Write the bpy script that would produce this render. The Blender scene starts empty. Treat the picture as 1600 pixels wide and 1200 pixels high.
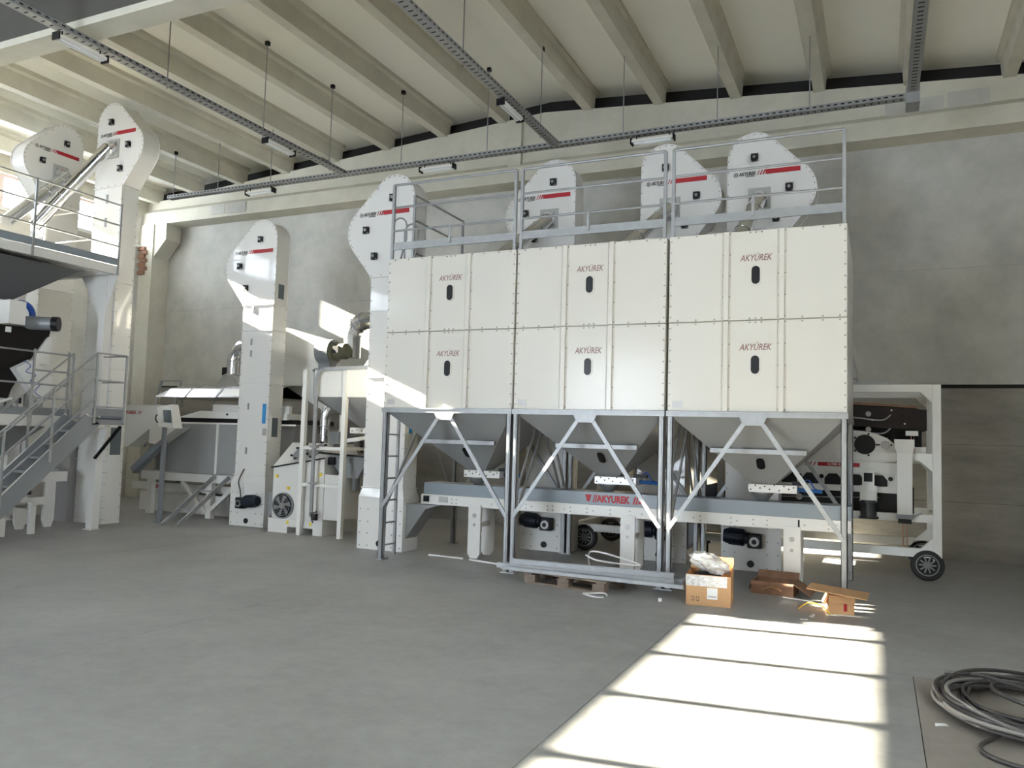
import bpy, bmesh, math, random
from mathutils import Vector, Matrix
S = bpy.context.scene
C = S.collection
R = math.radians
random.seed(7)

# ---------------------------------------------------------------- camera
yaw, pitch, roll = R(-24.783), R(3.869), R(1.646)
fw = Vector((math.sin(yaw)*math.cos(pitch), math.cos(yaw)*math.cos(pitch), math.sin(pitch)))
r0 = Vector((math.cos(yaw), -math.sin(yaw), 0)); u0 = r0.cross(fw)
rt = r0*math.cos(roll) + u0*math.sin(roll); up = -r0*math.sin(roll) + u0*math.cos(roll)
cam = bpy.data.objects.new('camera', bpy.data.cameras.new('camera')); C.objects.link(cam)
M = Matrix((rt, up, -fw)).transposed().to_4x4(); M.translation = (0, 0, 1.6)
cam.matrix_world = M
cam.data.sensor_fit = 'HORIZONTAL'; cam.data.sensor_width = 36
cam.data.lens = 1243.71*36/1600
cam.data.clip_start = .05; cam.data.clip_end = 200
S.camera = cam

# ---------------------------------------------------------------- world, sun, daylight, exposure
W = bpy.data.worlds.new('world'); S.world = W; W.use_nodes = True
bg = W.node_tree.nodes['Background']
bg.inputs['Color'].default_value = (.79, .88, 1.0, 1); bg.inputs['Strength'].default_value = 14.0
sun = bpy.data.objects.new('sun', bpy.data.lights.new('sun', 'SUN')); C.objects.link(sun)
sun.data.energy = 95; sun.data.color = (1, .91, .74); sun.data.angle = R(.4)
sun.rotation_euler = Vector((1, .125, -.412)).to_track_quat('-Z', 'Y').to_euler()
S.view_settings.view_transform = 'Standard'; S.view_settings.look = 'None'
S.view_settings.exposure = 1.0; S.view_settings.gamma = 1
try: S.view_settings.use_curve_mapping = False
except Exception: pass
S.cycles.max_bounces = 8; S.cycles.diffuse_bounces = 5
S.cycles.sample_clamp_indirect = 6

# ---------------------------------------------------------------- materials
def mat(name, col, rough=.5, metal=0, coat=0, coat_rough=.08, noise=0, scale=3, bump=0, bscale=40, stretch=None, spec=None):
    m = bpy.data.materials.new(name); m.use_nodes = True
    nt = m.node_tree; b = nt.nodes['Principled BSDF']
    b.inputs['Base Color'].default_value = (*col, 1); b.inputs['Roughness'].default_value = rough
    b.inputs['Metallic'].default_value = metal
    b.inputs['Coat Weight'].default_value = coat; b.inputs['Coat Roughness'].default_value = coat_rough
    if spec is not None: b.inputs['Specular IOR Level'].default_value = spec
    if noise or bump:
        tc = nt.nodes.new('ShaderNodeTexCoord'); mp = nt.nodes.new('ShaderNodeMapping')
        nt.links.new(tc.outputs['Object'], mp.inputs['Vector'])
        if stretch: mp.inputs['Scale'].default_value = stretch
    if noise:
        n = nt.nodes.new('ShaderNodeTexNoise'); n.inputs['Scale'].default_value = scale
        n.inputs['Detail'].default_value = 7; n.inputs['Roughness'].default_value = .65
        nt.links.new(mp.outputs[0], n.inputs['Vector'])
        cr = nt.nodes.new('ShaderNodeValToRGB')
        cr.color_ramp.elements[0].position = .3; cr.color_ramp.elements[1].position = .72
        cr.color_ramp.elements[0].color = (*[c*(1-noise) for c in col], 1)
        cr.color_ramp.elements[1].color = (*[min(1, c*(1+noise)) for c in col], 1)
        nt.links.new(n.outputs['Fac'], cr.inputs['Fac']); nt.links.new(cr.outputs['Color'], b.inputs['Base Color'])
    if bump:
        n2 = nt.nodes.new('ShaderNodeTexNoise'); n2.inputs['Scale'].default_value = bscale; n2.inputs['Detail'].default_value = 5
        nt.links.new(mp.outputs[0], n2.inputs['Vector'])
        bp = nt.nodes.new('ShaderNodeBump'); bp.inputs['Strength'].default_value = bump; bp.inputs['Distance'].default_value = .01
        nt.links.new(n2.outputs['Fac'], bp.inputs['Height']); nt.links.new(bp.outputs['Normal'], b.inputs['Normal'])
    return m
WHITE = mat('white_paint', (.64, .625, .59), .38, coat=.5, coat_rough=.05)
BINW = mat('cream_paint', (.56, .535, .475), .42, coat=.25, coat_rough=.12, bump=.12, bscale=1.6)
OFFW = mat('off_white_paint', (.70, .69, .65), .45, coat=.2)
GALV = mat('galvanised_steel', (.31, .315, .315), .45, .5, noise=.12, scale=9)
GREYP = mat('grey_paint', (.185, .195, .205), .45, coat=.2)
HOPP = mat('hopper_grey_paint', (.26, .265, .265), .5, coat=.15, noise=.04, scale=4)
BLUG = mat('blue_grey_paint', (.20, .23, .26), .42, coat=.3)
CAB = mat('cabinet_grey', (.27, .27, .265), .55, noise=.06, scale=2)
BLACK = mat('black_paint', (.006, .006, .007), .45, spec=.25)
MOTOR = mat('motor_dark_blue', (.008, .013, .024), .5, spec=.3)
DARK = mat('dark_window', (.006, .006, .007), .35, spec=.3)
BOLT = mat('bolt_steel', (.30, .29, .28), .4, .6)
CHROME = mat('shiny_duct_steel', (.72, .73, .75), .18, 1, bump=.08, bscale=12)
RED = mat('red_decal', (.36, .006, .014), .5)
RED2 = mat('red_lettering', (.36, .006, .016), .5)
INK = mat('black_lettering', (.008, .008, .008), .5)
BROWNINK = mat('brown_lettering', (.20, .10, .09), .5)
PLATE = mat('grey_data_plate', (.36, .35, .34), .4, .3)
OUTL = mat('grey_outlet_plate', (.36, .365, .34), .45)
BLUE = mat('blue_plastic', (.01, .06, .32), .35, coat=.4)
BLUEM = mat('blue_metal', (.02, .10, .30), .35)
SCREEN = mat('screen_glass', (.10, .12, .13), .1)
YEL = mat('yellow_sticker', (.75, .55, .05), .5)
TEALS = mat('blue_sticker', (.02, .22, .50), .5)
BROWNB = mat('dark_brown_board', (.014, .008, .007), .5, noise=.3, scale=5, spec=.25)
WOOD = mat('old_pallet_wood', (.20, .155, .12), .8, noise=.35, scale=5, stretch=(1, 8, 8), bump=.3)
CARD = mat('cardboard', (.52, .30, .145), .75, noise=.08, scale=6)
CARDD = mat('brown_kraft_cardboard', (.23, .125, .075), .7, noise=.2, scale=9, bump=.4, bscale=14)
TIRE = mat('tyre_rubber', (.018, .018, .018), .7)
RIM = mat('wheel_rim', (.20, .20, .20), .4, .6)
CABLE = mat('cable_black', (.045, .042, .040), .42, coat=.2)
CABLEG = mat('cable_grey', (.20, .19, .18), .45)
WTUBE = mat('white_plastic_tube', (.80, .80, .78), .4)
PAPER = mat('paper', (.80, .80, .78), .7)
TUBE = mat('lamp_tube', (.85, .87, .87), .25, coat=.5)
BRICK = mat('red_brick', (.27, .15, .10), .85, noise=.3, scale=8)
PINK = mat('copper_wire', (.45, .22, .16), .5)
WALLM = mat('concrete_wall', (.47, .46, .42), .88, noise=.17, scale=1.6, bump=.35, bscale=5)
WALLL = mat('board_marked_concrete', (.25, .235, .205), .9, noise=.2, scale=1.3, bump=.4, bscale=7, stretch=(1, 1, 3.5))
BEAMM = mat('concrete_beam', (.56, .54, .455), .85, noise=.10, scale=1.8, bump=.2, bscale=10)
BEAM_SHADE = mat('shaded_girder_concrete', (.075, .071, .062), .88, noise=.08, scale=2, bump=.2, bscale=10)  # beam concrete darkened: the shade on the girder face is in this colour
def floor_mat():
    m = bpy.data.materials.new('power_floated_concrete'); m.use_nodes = True
    nt = m.node_tree; b = nt.nodes['Principled BSDF']; N = nt.nodes.new; L = nt.links.new
    tc = N('ShaderNodeTexCoord')
    n1 = N('ShaderNodeTexNoise'); n1.inputs['Scale'].default_value = .7; n1.inputs['Detail'].default_value = 8; n1.inputs['Roughness'].default_value = .6
    n2 = N('ShaderNodeTexNoise'); n2.inputs['Scale'].default_value = 7; n2.inputs['Detail'].default_value = 8; n2.inputs['Roughness'].default_value = .7
    L(tc.outputs['Object'], n1.inputs['Vector']); L(tc.outputs['Object'], n2.inputs['Vector'])
    mx = N('ShaderNodeMix'); mx.inputs[0].default_value = .45
    L(n1.outputs['Fac'], mx.inputs[2]); L(n2.outputs['Fac'], mx.inputs[3])
    cr = N('ShaderNodeValToRGB'); e = cr.color_ramp.elements
    e[0].position = .36; e[0].color = (.215, .213, .205, 1); e[1].position = .64; e[1].color = (.335, .332, .315, 1)
    L(mx.outputs[0], cr.inputs['Fac']); L(cr.outputs['Color'], b.inputs['Base Color'])
    rr = N('ShaderNodeMapRange'); rr.inputs['To Min'].default_value = .38; rr.inputs['To Max'].default_value = .62
    L(n2.outputs['Fac'], rr.inputs['Value']); L(rr.outputs[0], b.inputs['Roughness'])
    bp = N('ShaderNodeBump'); bp.inputs['Strength'].default_value = .15; bp.inputs['Distance'].default_value = .01
    L(n2.outputs['Fac'], bp.inputs['Height']); L(bp.outputs['Normal'], b.inputs['Normal'])
    return m
FLOOR = floor_mat()
FLOORB = FLOOR.copy(); FLOORB.name = 'brownish_concrete'
for n_ in FLOORB.node_tree.nodes:
    if n_.type == 'VALTORGB':
        n_.color_ramp.elements[0].color = (.215, .195, .17, 1); n_.color_ramp.elements[1].color = (.33, .30, .265, 1)
def roof_mat():
    m = mat('white_roof_sheet', (.86, .845, .76), .38, coat=.15)
    nt = m.node_tree; b = nt.nodes['Principled BSDF']; N = nt.nodes.new; L = nt.links.new
    tc = N('ShaderNodeTexCoord'); w = N('ShaderNodeTexWave'); w.bands_direction = 'Y'; w.inputs['Scale'].default_value = 4.2
    w.wave_profile = 'SAW'
    L(tc.outputs['Object'], w.inputs['Vector'])
    bp = N('ShaderNodeBump'); bp.inputs['Strength'].default_value = .18; bp.inputs['Distance'].default_value = .01
    L(w.outputs['Fac'], bp.inputs['Height']); L(bp.outputs['Normal'], b.inputs['Normal'])
    return m
ROOF = roof_mat()
def clear_mat(name, gloss, tint=(1, 1, 1)):
    m = bpy.data.materials.new(name); m.use_nodes = True; nt = m.node_tree; nt.nodes.clear(); N = nt.nodes.new
    o = N('ShaderNodeOutputMaterial'); t = N('ShaderNodeBsdfTransparent'); t.inputs['Color'].default_value = (*tint, 1)
    g = N('ShaderNodeBsdfGlossy'); g.inputs['Roughness'].default_value = .05; x = N('ShaderNodeMixShader'); x.inputs[0].default_value = gloss
    nt.links.new(t.outputs[0], x.inputs[1]); nt.links.new(g.outputs[0], x.inputs[2]); nt.links.new(x.outputs[0], o.inputs['Surface'])
    return m
GLASS = clear_mat('window_glass', .06, (.97, .98, .98))
def wrap_mat():
    m = bpy.data.materials.new('clear_plastic_wrap'); m.use_nodes = True; nt = m.node_tree; N = nt.nodes.new; L = nt.links.new
    b = nt.nodes['Principled BSDF']; b.inputs['Base Color'].default_value = (.80, .80, .79, 1); b.inputs['Roughness'].default_value = .15
    b.inputs['Coat Weight'].default_value = 1
    t = N('ShaderNodeBsdfTransparent'); x = N('ShaderNodeMixShader')
    n = N('ShaderNodeTexNoise'); n.inputs['Scale'].default_value = 9
    r = N('ShaderNodeMapRange'); r.inputs['From Min'].default_value = .35; r.inputs['From Max'].default_value = .65
    r.inputs['To Min'].default_value = .55; r.inputs['To Max'].default_value = .95
    L(n.outputs['Fac'], r.inputs['Value']); L(r.outputs[0], x.inputs[0]); L(t.outputs[0], x.inputs[1]); L(b.outputs[0], x.inputs[2])
    L(x.outputs[0], nt.nodes['Material Output'].inputs['Surface'])
    return m
WRAP = wrap_mat()

# ---------------------------------------------------------------- helpers
def V(*a): return Vector(a)
class MB:
    def __init__(s): s.v = []; s.f = []
    def add(s, vs, fs):
        k = len(s.v); s.v += [Vector(p) for p in vs]; s.f += [[i+k for i in f] for f in fs]; return s
    def box(s, x0, y0, z0, x1, y1, z1):
        return s.add([(x0,y0,z0),(x1,y0,z0),(x1,y1,z0),(x0,y1,z0),(x0,y0,z1),(x1,y0,z1),(x1,y1,z1),(x0,y1,z1)],
                     [(0,3,2,1),(4,5,6,7),(0,1,5,4),(1,2,6,5),(2,3,7,6),(3,0,4,7)])
    def hexa(s, lo, hi):
        return s.add(list(lo)+list(hi), [(0,3,2,1),(4,5,6,7),(0,1,5,4),(1,2,6,5),(2,3,7,6),(3,0,4,7)])
    def beam(s, p, q, w, h, side=None):
        p = Vector(p); q = Vector(q); d = (q-p).normalized()
        a = Vector(side) if side else (V(0,0,1) if abs(d.z) < .95 else V(0,1,0))
        x = d.cross(a).normalized()*(w/2); y = d.cross(x).normalized()*(h/2)
        return s.hexa([p-x-y, p+x-y, p+x+y, p-x+y], [q-x-y, q+x-y, q+x+y, q-x+y])
    def tube(s, pts, r, n=8, cap=True, rs=None):
        pts = [Vector(p) for p in pts]; k0 = len(s.v); prev = None
        for i, p in enumerate(pts):
            d = (pts[min(i+1, len(pts)-1)] - pts[max(i-1, 0)]).normalized()
            if prev is None:
                a = V(0,0,1) if abs(d.z) < .9 else V(1,0,0); x = d.cross(a).normalized()
            else: x = (prev - d*prev.dot(d)).normalized()
            prev = x; y = d.cross(x); rr = rs[i] if rs else r
            for j in range(n):
                t = 2*math.pi*j/n; s.v.append(p + x*(rr*math.cos(t)) + y*(rr*math.sin(t)))
        for i in range(len(pts)-1):
            for j in range(n):
                a = k0+i*n+j; b = k0+i*n+(j+1) % n; s.f.append([a, b, b+n, a+n])
        if cap: s.f.append([k0+j for j in range(n)][::-1]); s.f.append([k0+(len(pts)-1)*n+j for j in range(n)])
        return s
    def prism(s, poly, fn, a, b):
        n = len(poly); vs = [fn(u, w, a) for u, w in poly] + [fn(u, w, b) for u, w in poly]
        return s.add(vs, [list(range(n)), list(range(n, 2*n))[::-1]] + [[i, (i+1) % n, (i+1) % n+n, i+n] for i in range(n)])
    def build(s, name, m, parent=None, smooth=False, bev=0):
        me = bpy.data.meshes.new(name); bm = bmesh.new()
        org = V(0,0,0); p = parent
        while p: org += p.location; p = p.parent
        vs = [bm.verts.new(v-org) for v in s.v]
        for f in s.f:
            try: bm.faces.new([vs[i] for i in f])
            except ValueError: pass
        bmesh.ops.recalc_face_normals(bm, faces=bm.faces)
        if bev: bmesh.ops.bevel(bm, geom=bm.edges, offset=bev, segments=1, affect='EDGES', profile=.5)
        bm.to_mesh(me); bm.free(); me.materials.append(m)
        if smooth:
            for p in me.polygons: p.use_smooth = True
            try: me.set_sharp_from_angle(angle=R(35))
            except Exception: pass
        o = bpy.data.objects.new(name, me); C.objects.link(o); o.parent = parent
        return o
def box(name, m, parent, *c, bev=0): return MB().box(*c).build(name, m, parent, bev=bev)
def tag(o, label, cat, group=None):
    o['label'] = label; o['category'] = cat
    if group: o['group'] = group
    return o
def thing(name, label, cat, loc, group=None):
    o = bpy.data.objects.new(name, None); C.objects.link(o); o.location = loc; o.empty_display_size = .1
    return tag(o, label, cat, group)
def struct(o): o['kind'] = 'structure'; return o
def stuff(o): o['kind'] = 'stuff'; return o
def dup(root, loc, label, group=None):
    r = root.copy(); C.objects.link(r); r.location = loc; r['label'] = label
    if group: r['group'] = group
    for ch in list(root.children):
        c = ch.copy(); C.objects.link(c); c.parent = r
        for g in list(ch.children):
            d = g.copy(); C.objects.link(d); d.parent = c
    return r
def text(name, s, size, org, ux, uz, m, parent, shear=0, bold=0, width=None, depth=.002):
    cu = bpy.data.curves.new(name, 'FONT'); cu.body = s; cu.size = size; cu.shear = shear; cu.offset = bold; cu.extrude = 0
    cu.resolution_u = 2
    t = bpy.data.objects.new(name, cu); C.objects.link(t)
    dg = bpy.context.evaluated_depsgraph_get(); me = bpy.data.meshes.new_from_object(t.evaluated_get(dg))
    bpy.data.objects.remove(t)
    xs = [v.co.x for v in me.vertices]; k = (width/(max(xs)-min(xs))) if width else 1
    o0 = V(0,0,0); p = parent
    while p: o0 += p.location; p = p.parent
    for v in me.vertices:
        v.co = Vector(org) + Vector(ux)*((v.co.x-min(xs))*k) + Vector(uz)*v.co.y - o0
    me.materials.clear(); me.materials.append(m)
    o = bpy.data.objects.new(name, me); C.objects.link(o); o.parent = parent
    return o
def arc(cx, cz, r, a0, a1, n):
    return [(cx+r*math.cos(R(a0+(a1-a0)*i/n)), cz+r*math.sin(R(a0+(a1-a0)*i/n))) for i in range(n+1)]
def bez(pts, n=8):
    out = []; P = [Vector(p) for p in pts]; P = [P[0]]+P+[P[-1]]
    for i in range(1, len(P)-2):
        for k in range(n):
            t = k/n; a, b, c, d = P[i-1:i+3]
            out.append(.5*((2*b)+(c-a)*t+(2*a-5*b+4*c-d)*t*t+(3*b-a-3*c+d)*t**3))
    return out+[P[-2]]

# ================================================================ SETTING
XL, XR, YB, YF = -15.75, 4.4, 13.55, -7.4
RX = -5.6
def zp(x): return 7.60-.074*abs(x-RX)          # underside of the purlins
fl = box('floor', FLOOR, None, XL-.3, YF-.3, -.25, XR+.3, YB+.3, -.03); struct(fl)
xs = [XL-.3, -12.4, -8.8, -5.2, -1.62, XR+.3]
for i in range(len(xs)-1):
    a = .0025
    if i == 4:
        box('floor_slab', FLOOR, fl, xs[i]+a, YF-.3, -.03, .215, 6.42, 0)
        box('floor_slab', FLOORB, fl, .220, YF-.3, -.03, xs[i+1], 6.42, 0)
        box('floor_slab', FLOOR, fl, xs[i]+a, 6.4225, -.03, xs[i+1], YB+.3, 0)
    else: box('floor_slab', FLOOR, fl, xs[i]+a, YF-.3, -.03, xs[i+1]-a, YB+.3, 0)
# back wall
wb = box('wall_back', mat('dark_joint', (.02, .02, .02), .9), None, XL-.3, YB+.02, 0, XR+.3, YB+.25, 8.15); struct(wb)
zl = [0, .84, 1.69, 2.53]
for i in range(3):
    for x0, x1 in ((XL-.3, -6.15), (-6.15, XR+.3)):
        box('wall_panel', WALLL, wb, x0+.004, YB-.02, zl[i]+.002, x1-.004, YB+.06, zl[i+1]-.002)
zu = [2.585, 4.35, 6.35]
for i in range(2):
    for x0, x1 in ((XL-.3, -6.15), (-6.15, XR+.3)):
        box('wall_panel', WALLM, wb, x0+.003, YB, zu[i]+.002, x1-.003, YB+.06, zu[i+1]-.002)
# end girder
g = MB(); g.box(XL-.3, 13.10, 6.33, XR+.3, 13.56, 6.62)
def yz(u, w, y): return (u, y, w)
poly = [(XL-.3, 6.63), (XR+.3, 6.63), (XR+.3, zp(XR)+.02), (RX, zp(RX)+.02), (XL-.3, zp(XL)+.02)]
g.prism(poly, yz, 13.22, 13.5)
g.add([(XL-.3,13.10,6.62),(XR+.3,13.10,6.62),(XR+.3,13.22,6.72),(XL-.3,13.22,6.72)], [(0,1,2,3)])
g.build('end_girder', BEAMM, wb)
box('girder_rib', BEAMM, wb, -6.28, 13.13, 6.34, -6.02, 13.24, 7.5)
box('pilaster', WALLM, wb, -6.42, YB-.03, 2.6, -6.16, YB+.02, 6.32)
box('beam_patch', WALLM, wb, -13.6, 13.085, 6.40, -13.2, 13.11, 6.60); box('beam_patch', WALLM, wb, -13.15, 13.085, 6.38, -12.6, 13.11, 6.60)
box('beam_patch', WALLM, wb, .1, 13.20, 6.66, .9, 13.23, 6.92); box('beam_patch', WALLM, wb, .95, 13.20, 6.66, 1.5, 13.23, 6.95)
# corner column with corbel
cc = MB().box(XL, 13.05, 0, XL+.42, 13.54, 6.33).build('corner_column', BEAMM, wb)
MB().prism([(XL+.42, 5.55), (XL+.80, 5.95), (XL+.80, 6.33), (XL+.42, 6.33)], yz, 13.08, 13.5).build('corbel', BEAMM, wb)
for k in range(7):
    box('brick', BRICK, wb, XL+.02+(k % 2)*.06, 12.99, 5.15+k*.095, XL+.22+(k % 2)*.06, 13.05, 5.235+k*.095)
# left wall with its window band
wl = MB().box(XL-.25, YF-.3, 0, XL, YB, 5.86).build('wall_left', WALLM); struct(wl)
box('lintel', BEAMM, wl, XL-.25, YF-.3, 6.56, XL, YB, 7.3)
box('sill', OFFW, wl, XL-.28, YF-.3, 5.80, XL+.05, YB, 5.86)
box('jamb', WALLM, wl, XL-.25, 12.92, 5.86, XL, YB, 6.56)
PVC = mat('window_frame_paint', (.62, .50, .47), .4)
win = MB().box(XL-.15, YF-.2, 5.86, XL-.09, 12.92, 5.91).box(XL-.15, YF-.2, 6.51, XL-.09, 12.92, 6.56).build('window_1', PVC); struct(win)
ys = [-7.5+i for i in ()]
my = [2.10+1.10*i for i in range(-8, 11)]
for y in my:
    if y < 12.92: box('mullion', PVC, win, XL-.16, y-.065, 5.91, XL-.09, y+.065, 6.51)
for i in range(len(my)-1):
    box('pane', GLASS, win, XL-.125, my[i]+.065, 5.91, XL-.12, min(my[i+1]-.065, 12.9), 6.51)
# right wall, wall behind the camera with one loading door
wr = MB().box(XR, YF-.3, 0, XR+.25, YB, 5.2).box(XR, YF-.3, 6.3, XR+.25, YB, 7.4).box(XR, 5.0, 5.2, XR+.25, YB, 6.3).build('wall_right', WALLM); struct(wr)
fill_win = MB().box(XR+.09, YF-.2, 5.2, XR+.15, 5.0, 5.26).box(XR+.09, YF-.2, 6.24, XR+.15, 5.0, 6.3).build('fill_window', PVC); struct(fill_win)  # unseen window band, added to let in sky light as fill
for i in range(11):
    y = YF+.1+i*1.12
    box('mullion', PVC, fill_win, XR+.09, y-.028, 5.26, XR+.15, y+.028, 6.24)
    if i < 10: box('pane', GLASS, fill_win, XR+.12, y+.028, 5.26, XR+.125, y+1.092, 6.24)
wf = MB().box(XL-.25, YF-.25, 0, -9.5, YF, 7.8).box(-6.2, YF-.25, 0, XR+.25, YF, 7.8).box(-9.5, YF-.25, 4.3, -6.2, YF, 7.8)
struct(wf.build('wall_front', WALLM))
# roof sheets
ce = MB()
for x0, x1 in ((XL-.3, RX), (RX, XR+.3)):
    z0, z1 = zp(x0)+.36, zp(x1)+.36
    ce.hexa([(x0,YF-.3,z0),(x1,YF-.3,z1),(x1,YB+.3,z1),(x0,YB+.3,z0)], [(x0,YF-.3,z0+.1),(x1,YF-.3,z1+.1),(x1,YB+.3,z1+.1),(x0,YB+.3,z0+.1)])
ce = ce.build('ceiling', ROOF); struct(ce)
px = [RX-.85-1.29*i for i in range(8)] + [RX+.85+1.30*i for i in range(8)]
def purlin(x, y0, y1):
    z = zp(x)
    prof = [(-.085, 0), (.085, 0), (.105, .27), (.17, .30), (.17, .38), (-.17, .38), (-.17, .30), (-.105, .27)]
    return MB().prism(prof, lambda u, w, y: (x+u, y, z+w), y0, y1).build('purlin', BEAMM, ce)
for x in px:
    purlin(x, 6.38, 13.32); purlin(x, -.6, 6.16)
# main girder across the hall
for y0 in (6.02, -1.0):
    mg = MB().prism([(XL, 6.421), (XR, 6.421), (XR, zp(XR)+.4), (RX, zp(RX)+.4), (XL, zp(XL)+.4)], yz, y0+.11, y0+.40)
    mg.build('main_girder', BEAM_SHADE, ce)
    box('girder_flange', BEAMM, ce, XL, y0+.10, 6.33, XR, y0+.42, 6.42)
for x0 in (XL, XR-.4):
    for y0 in (6.02, -1.0): box('hall_column', BEAMM, ce, x0, y0, 0, x0+.4, y0+.4, 6.33)

# ================================================================ CABLE TRAYS AND LAMPS
ZT = 6.17
def tray(label, p, q, holes):
    p = Vector(p); q = Vector(q); d = (q-p).normalized(); n = d.cross(V(0,0,1))
    t = thing('cable_tray', label, 'cable tray', tuple((p+q)/2), 'galvanised cable trays under the roof')
    b = MB(); b.beam(p, q, .13, .006)
    for s in (-1, 1): b.beam(p+n*.065*s+V(0,0,.03), q+n*.065*s+V(0,0,.03), .006, .06)
    b.build('channel', GALV, t)
    h = MB(); L = (q-p).length
    for i in range(holes):
        c = p+d*(L*(i+.5)/holes)
        for s in (-1, 1): h.beam(c+n*.069*s+V(0,0,.03)-d*.022, c+n*.069*s+V(0,0,.03)+d*.022, .002, .018)
        h.beam(c-n*.03+V(0,0,-.004), c+n*.03+V(0,0,-.004), .02, .002)
    stuff(h.build('slots', BLACK, t))
    return t
tr1 = tray('long perforated cable tray passing under the main girder above the tall elevators', (-8.61, 3.2, ZT), (-8.61, 11.25, ZT), 80)
tr2 = tray('perforated cable tray ending above the middle bin', (-4.58, 3.5, ZT), (-4.58, 11.25, ZT), 80)
tr3 = tray('perforated cable tray pointing down the hall above the outermost bin corner', (.41, 4, ZT), (.41, 11.25, ZT), 80)
tr4 = tray('cable tray running parallel to the end wall girder', (-12.9, 11.32, ZT), (.32, 11.32, ZT), 150)
box('end_box', GALV, tr3, .33, 11.1, 6.03, .49, 11.42, 6.30)
def hang(t, x, y, z1, z0=ZT):
    MB().tube([(x, y, z0), (x, y, z1)], .008, 5).build('hanger_rod', GALV, t)
    box('hanger_clip', BLACK, t, x-.03, y-.03, z1-.04, x+.03, y+.03, z1+.02)
for y in (4.4, 7.5, 9.35, 11.0): hang(tr1, -8.72, y, zp(-8.72)+.32)
for y in (5, 8.4, 10.9): hang(tr2, -4.68, y, zp(-4.68)+.05)
for y in (6, 9): hang(tr3, .47, y, zp(.47)+.05)
for x in (-12.8, -11.63, -10.32, -7.45, -5.80, -3.5, -2.1, -.85): hang(tr4, x, 11.32, zp(x)+.05)
def lamp(label, c, along, L=.62):
    c = Vector(c); d = Vector(along); n = d.cross(V(0,0,1))
    t = thing('strip_light', label, 'light', tuple(c), 'strip lights under the cable trays')
    MB().beam(c-d*L/2, c+d*L/2, .10, .035).build('housing', OFFW, t)
    for s in (-1, 1): MB().tube([c-d*(L/2-.03)+n*.025*s-V(0,0,.03), c+d*(L/2-.03)+n*.025*s-V(0,0,.03)], .013, 8).build('lamp_tube', TUBE, t, smooth=True)
    for s in (-1, 1): MB().beam(c+d*s*(L/2), c+d*s*(L/2+.02), .12, .09).build('end_cap', BLACK, t)
    for s in (-1, 1): MB().beam(c+d*s*(L/2-.06), c+d*s*(L/2-.06)+V(0,0,.084), .012, .012).build('bracket', BLACK, t)
lamp('strip light under the tray where it crosses the main girder', (-8.61, 6.15, ZT-.09), (0,1,0))
lamp('strip light under the tray between the tall and the short elevator', (-8.61, 9.6, ZT-.09), (0,1,0))
lamp('strip light under the tray that ends above the middle bin', (-4.58, 9.62, ZT-.09), (0,1,0))
lamp('strip light on the wall tray above the lone short elevator', (-10.55, 11.32, ZT-.09), (1,0,0))
lamp('strip light on the wall tray beside the elevator head nearest the ladder', (-6.72, 11.32, ZT-.09), (1,0,0))
lamp('strip light on the wall tray above the gap between two elevator heads', (-3.04, 11.32, ZT-.09), (1,0,0))

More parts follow.
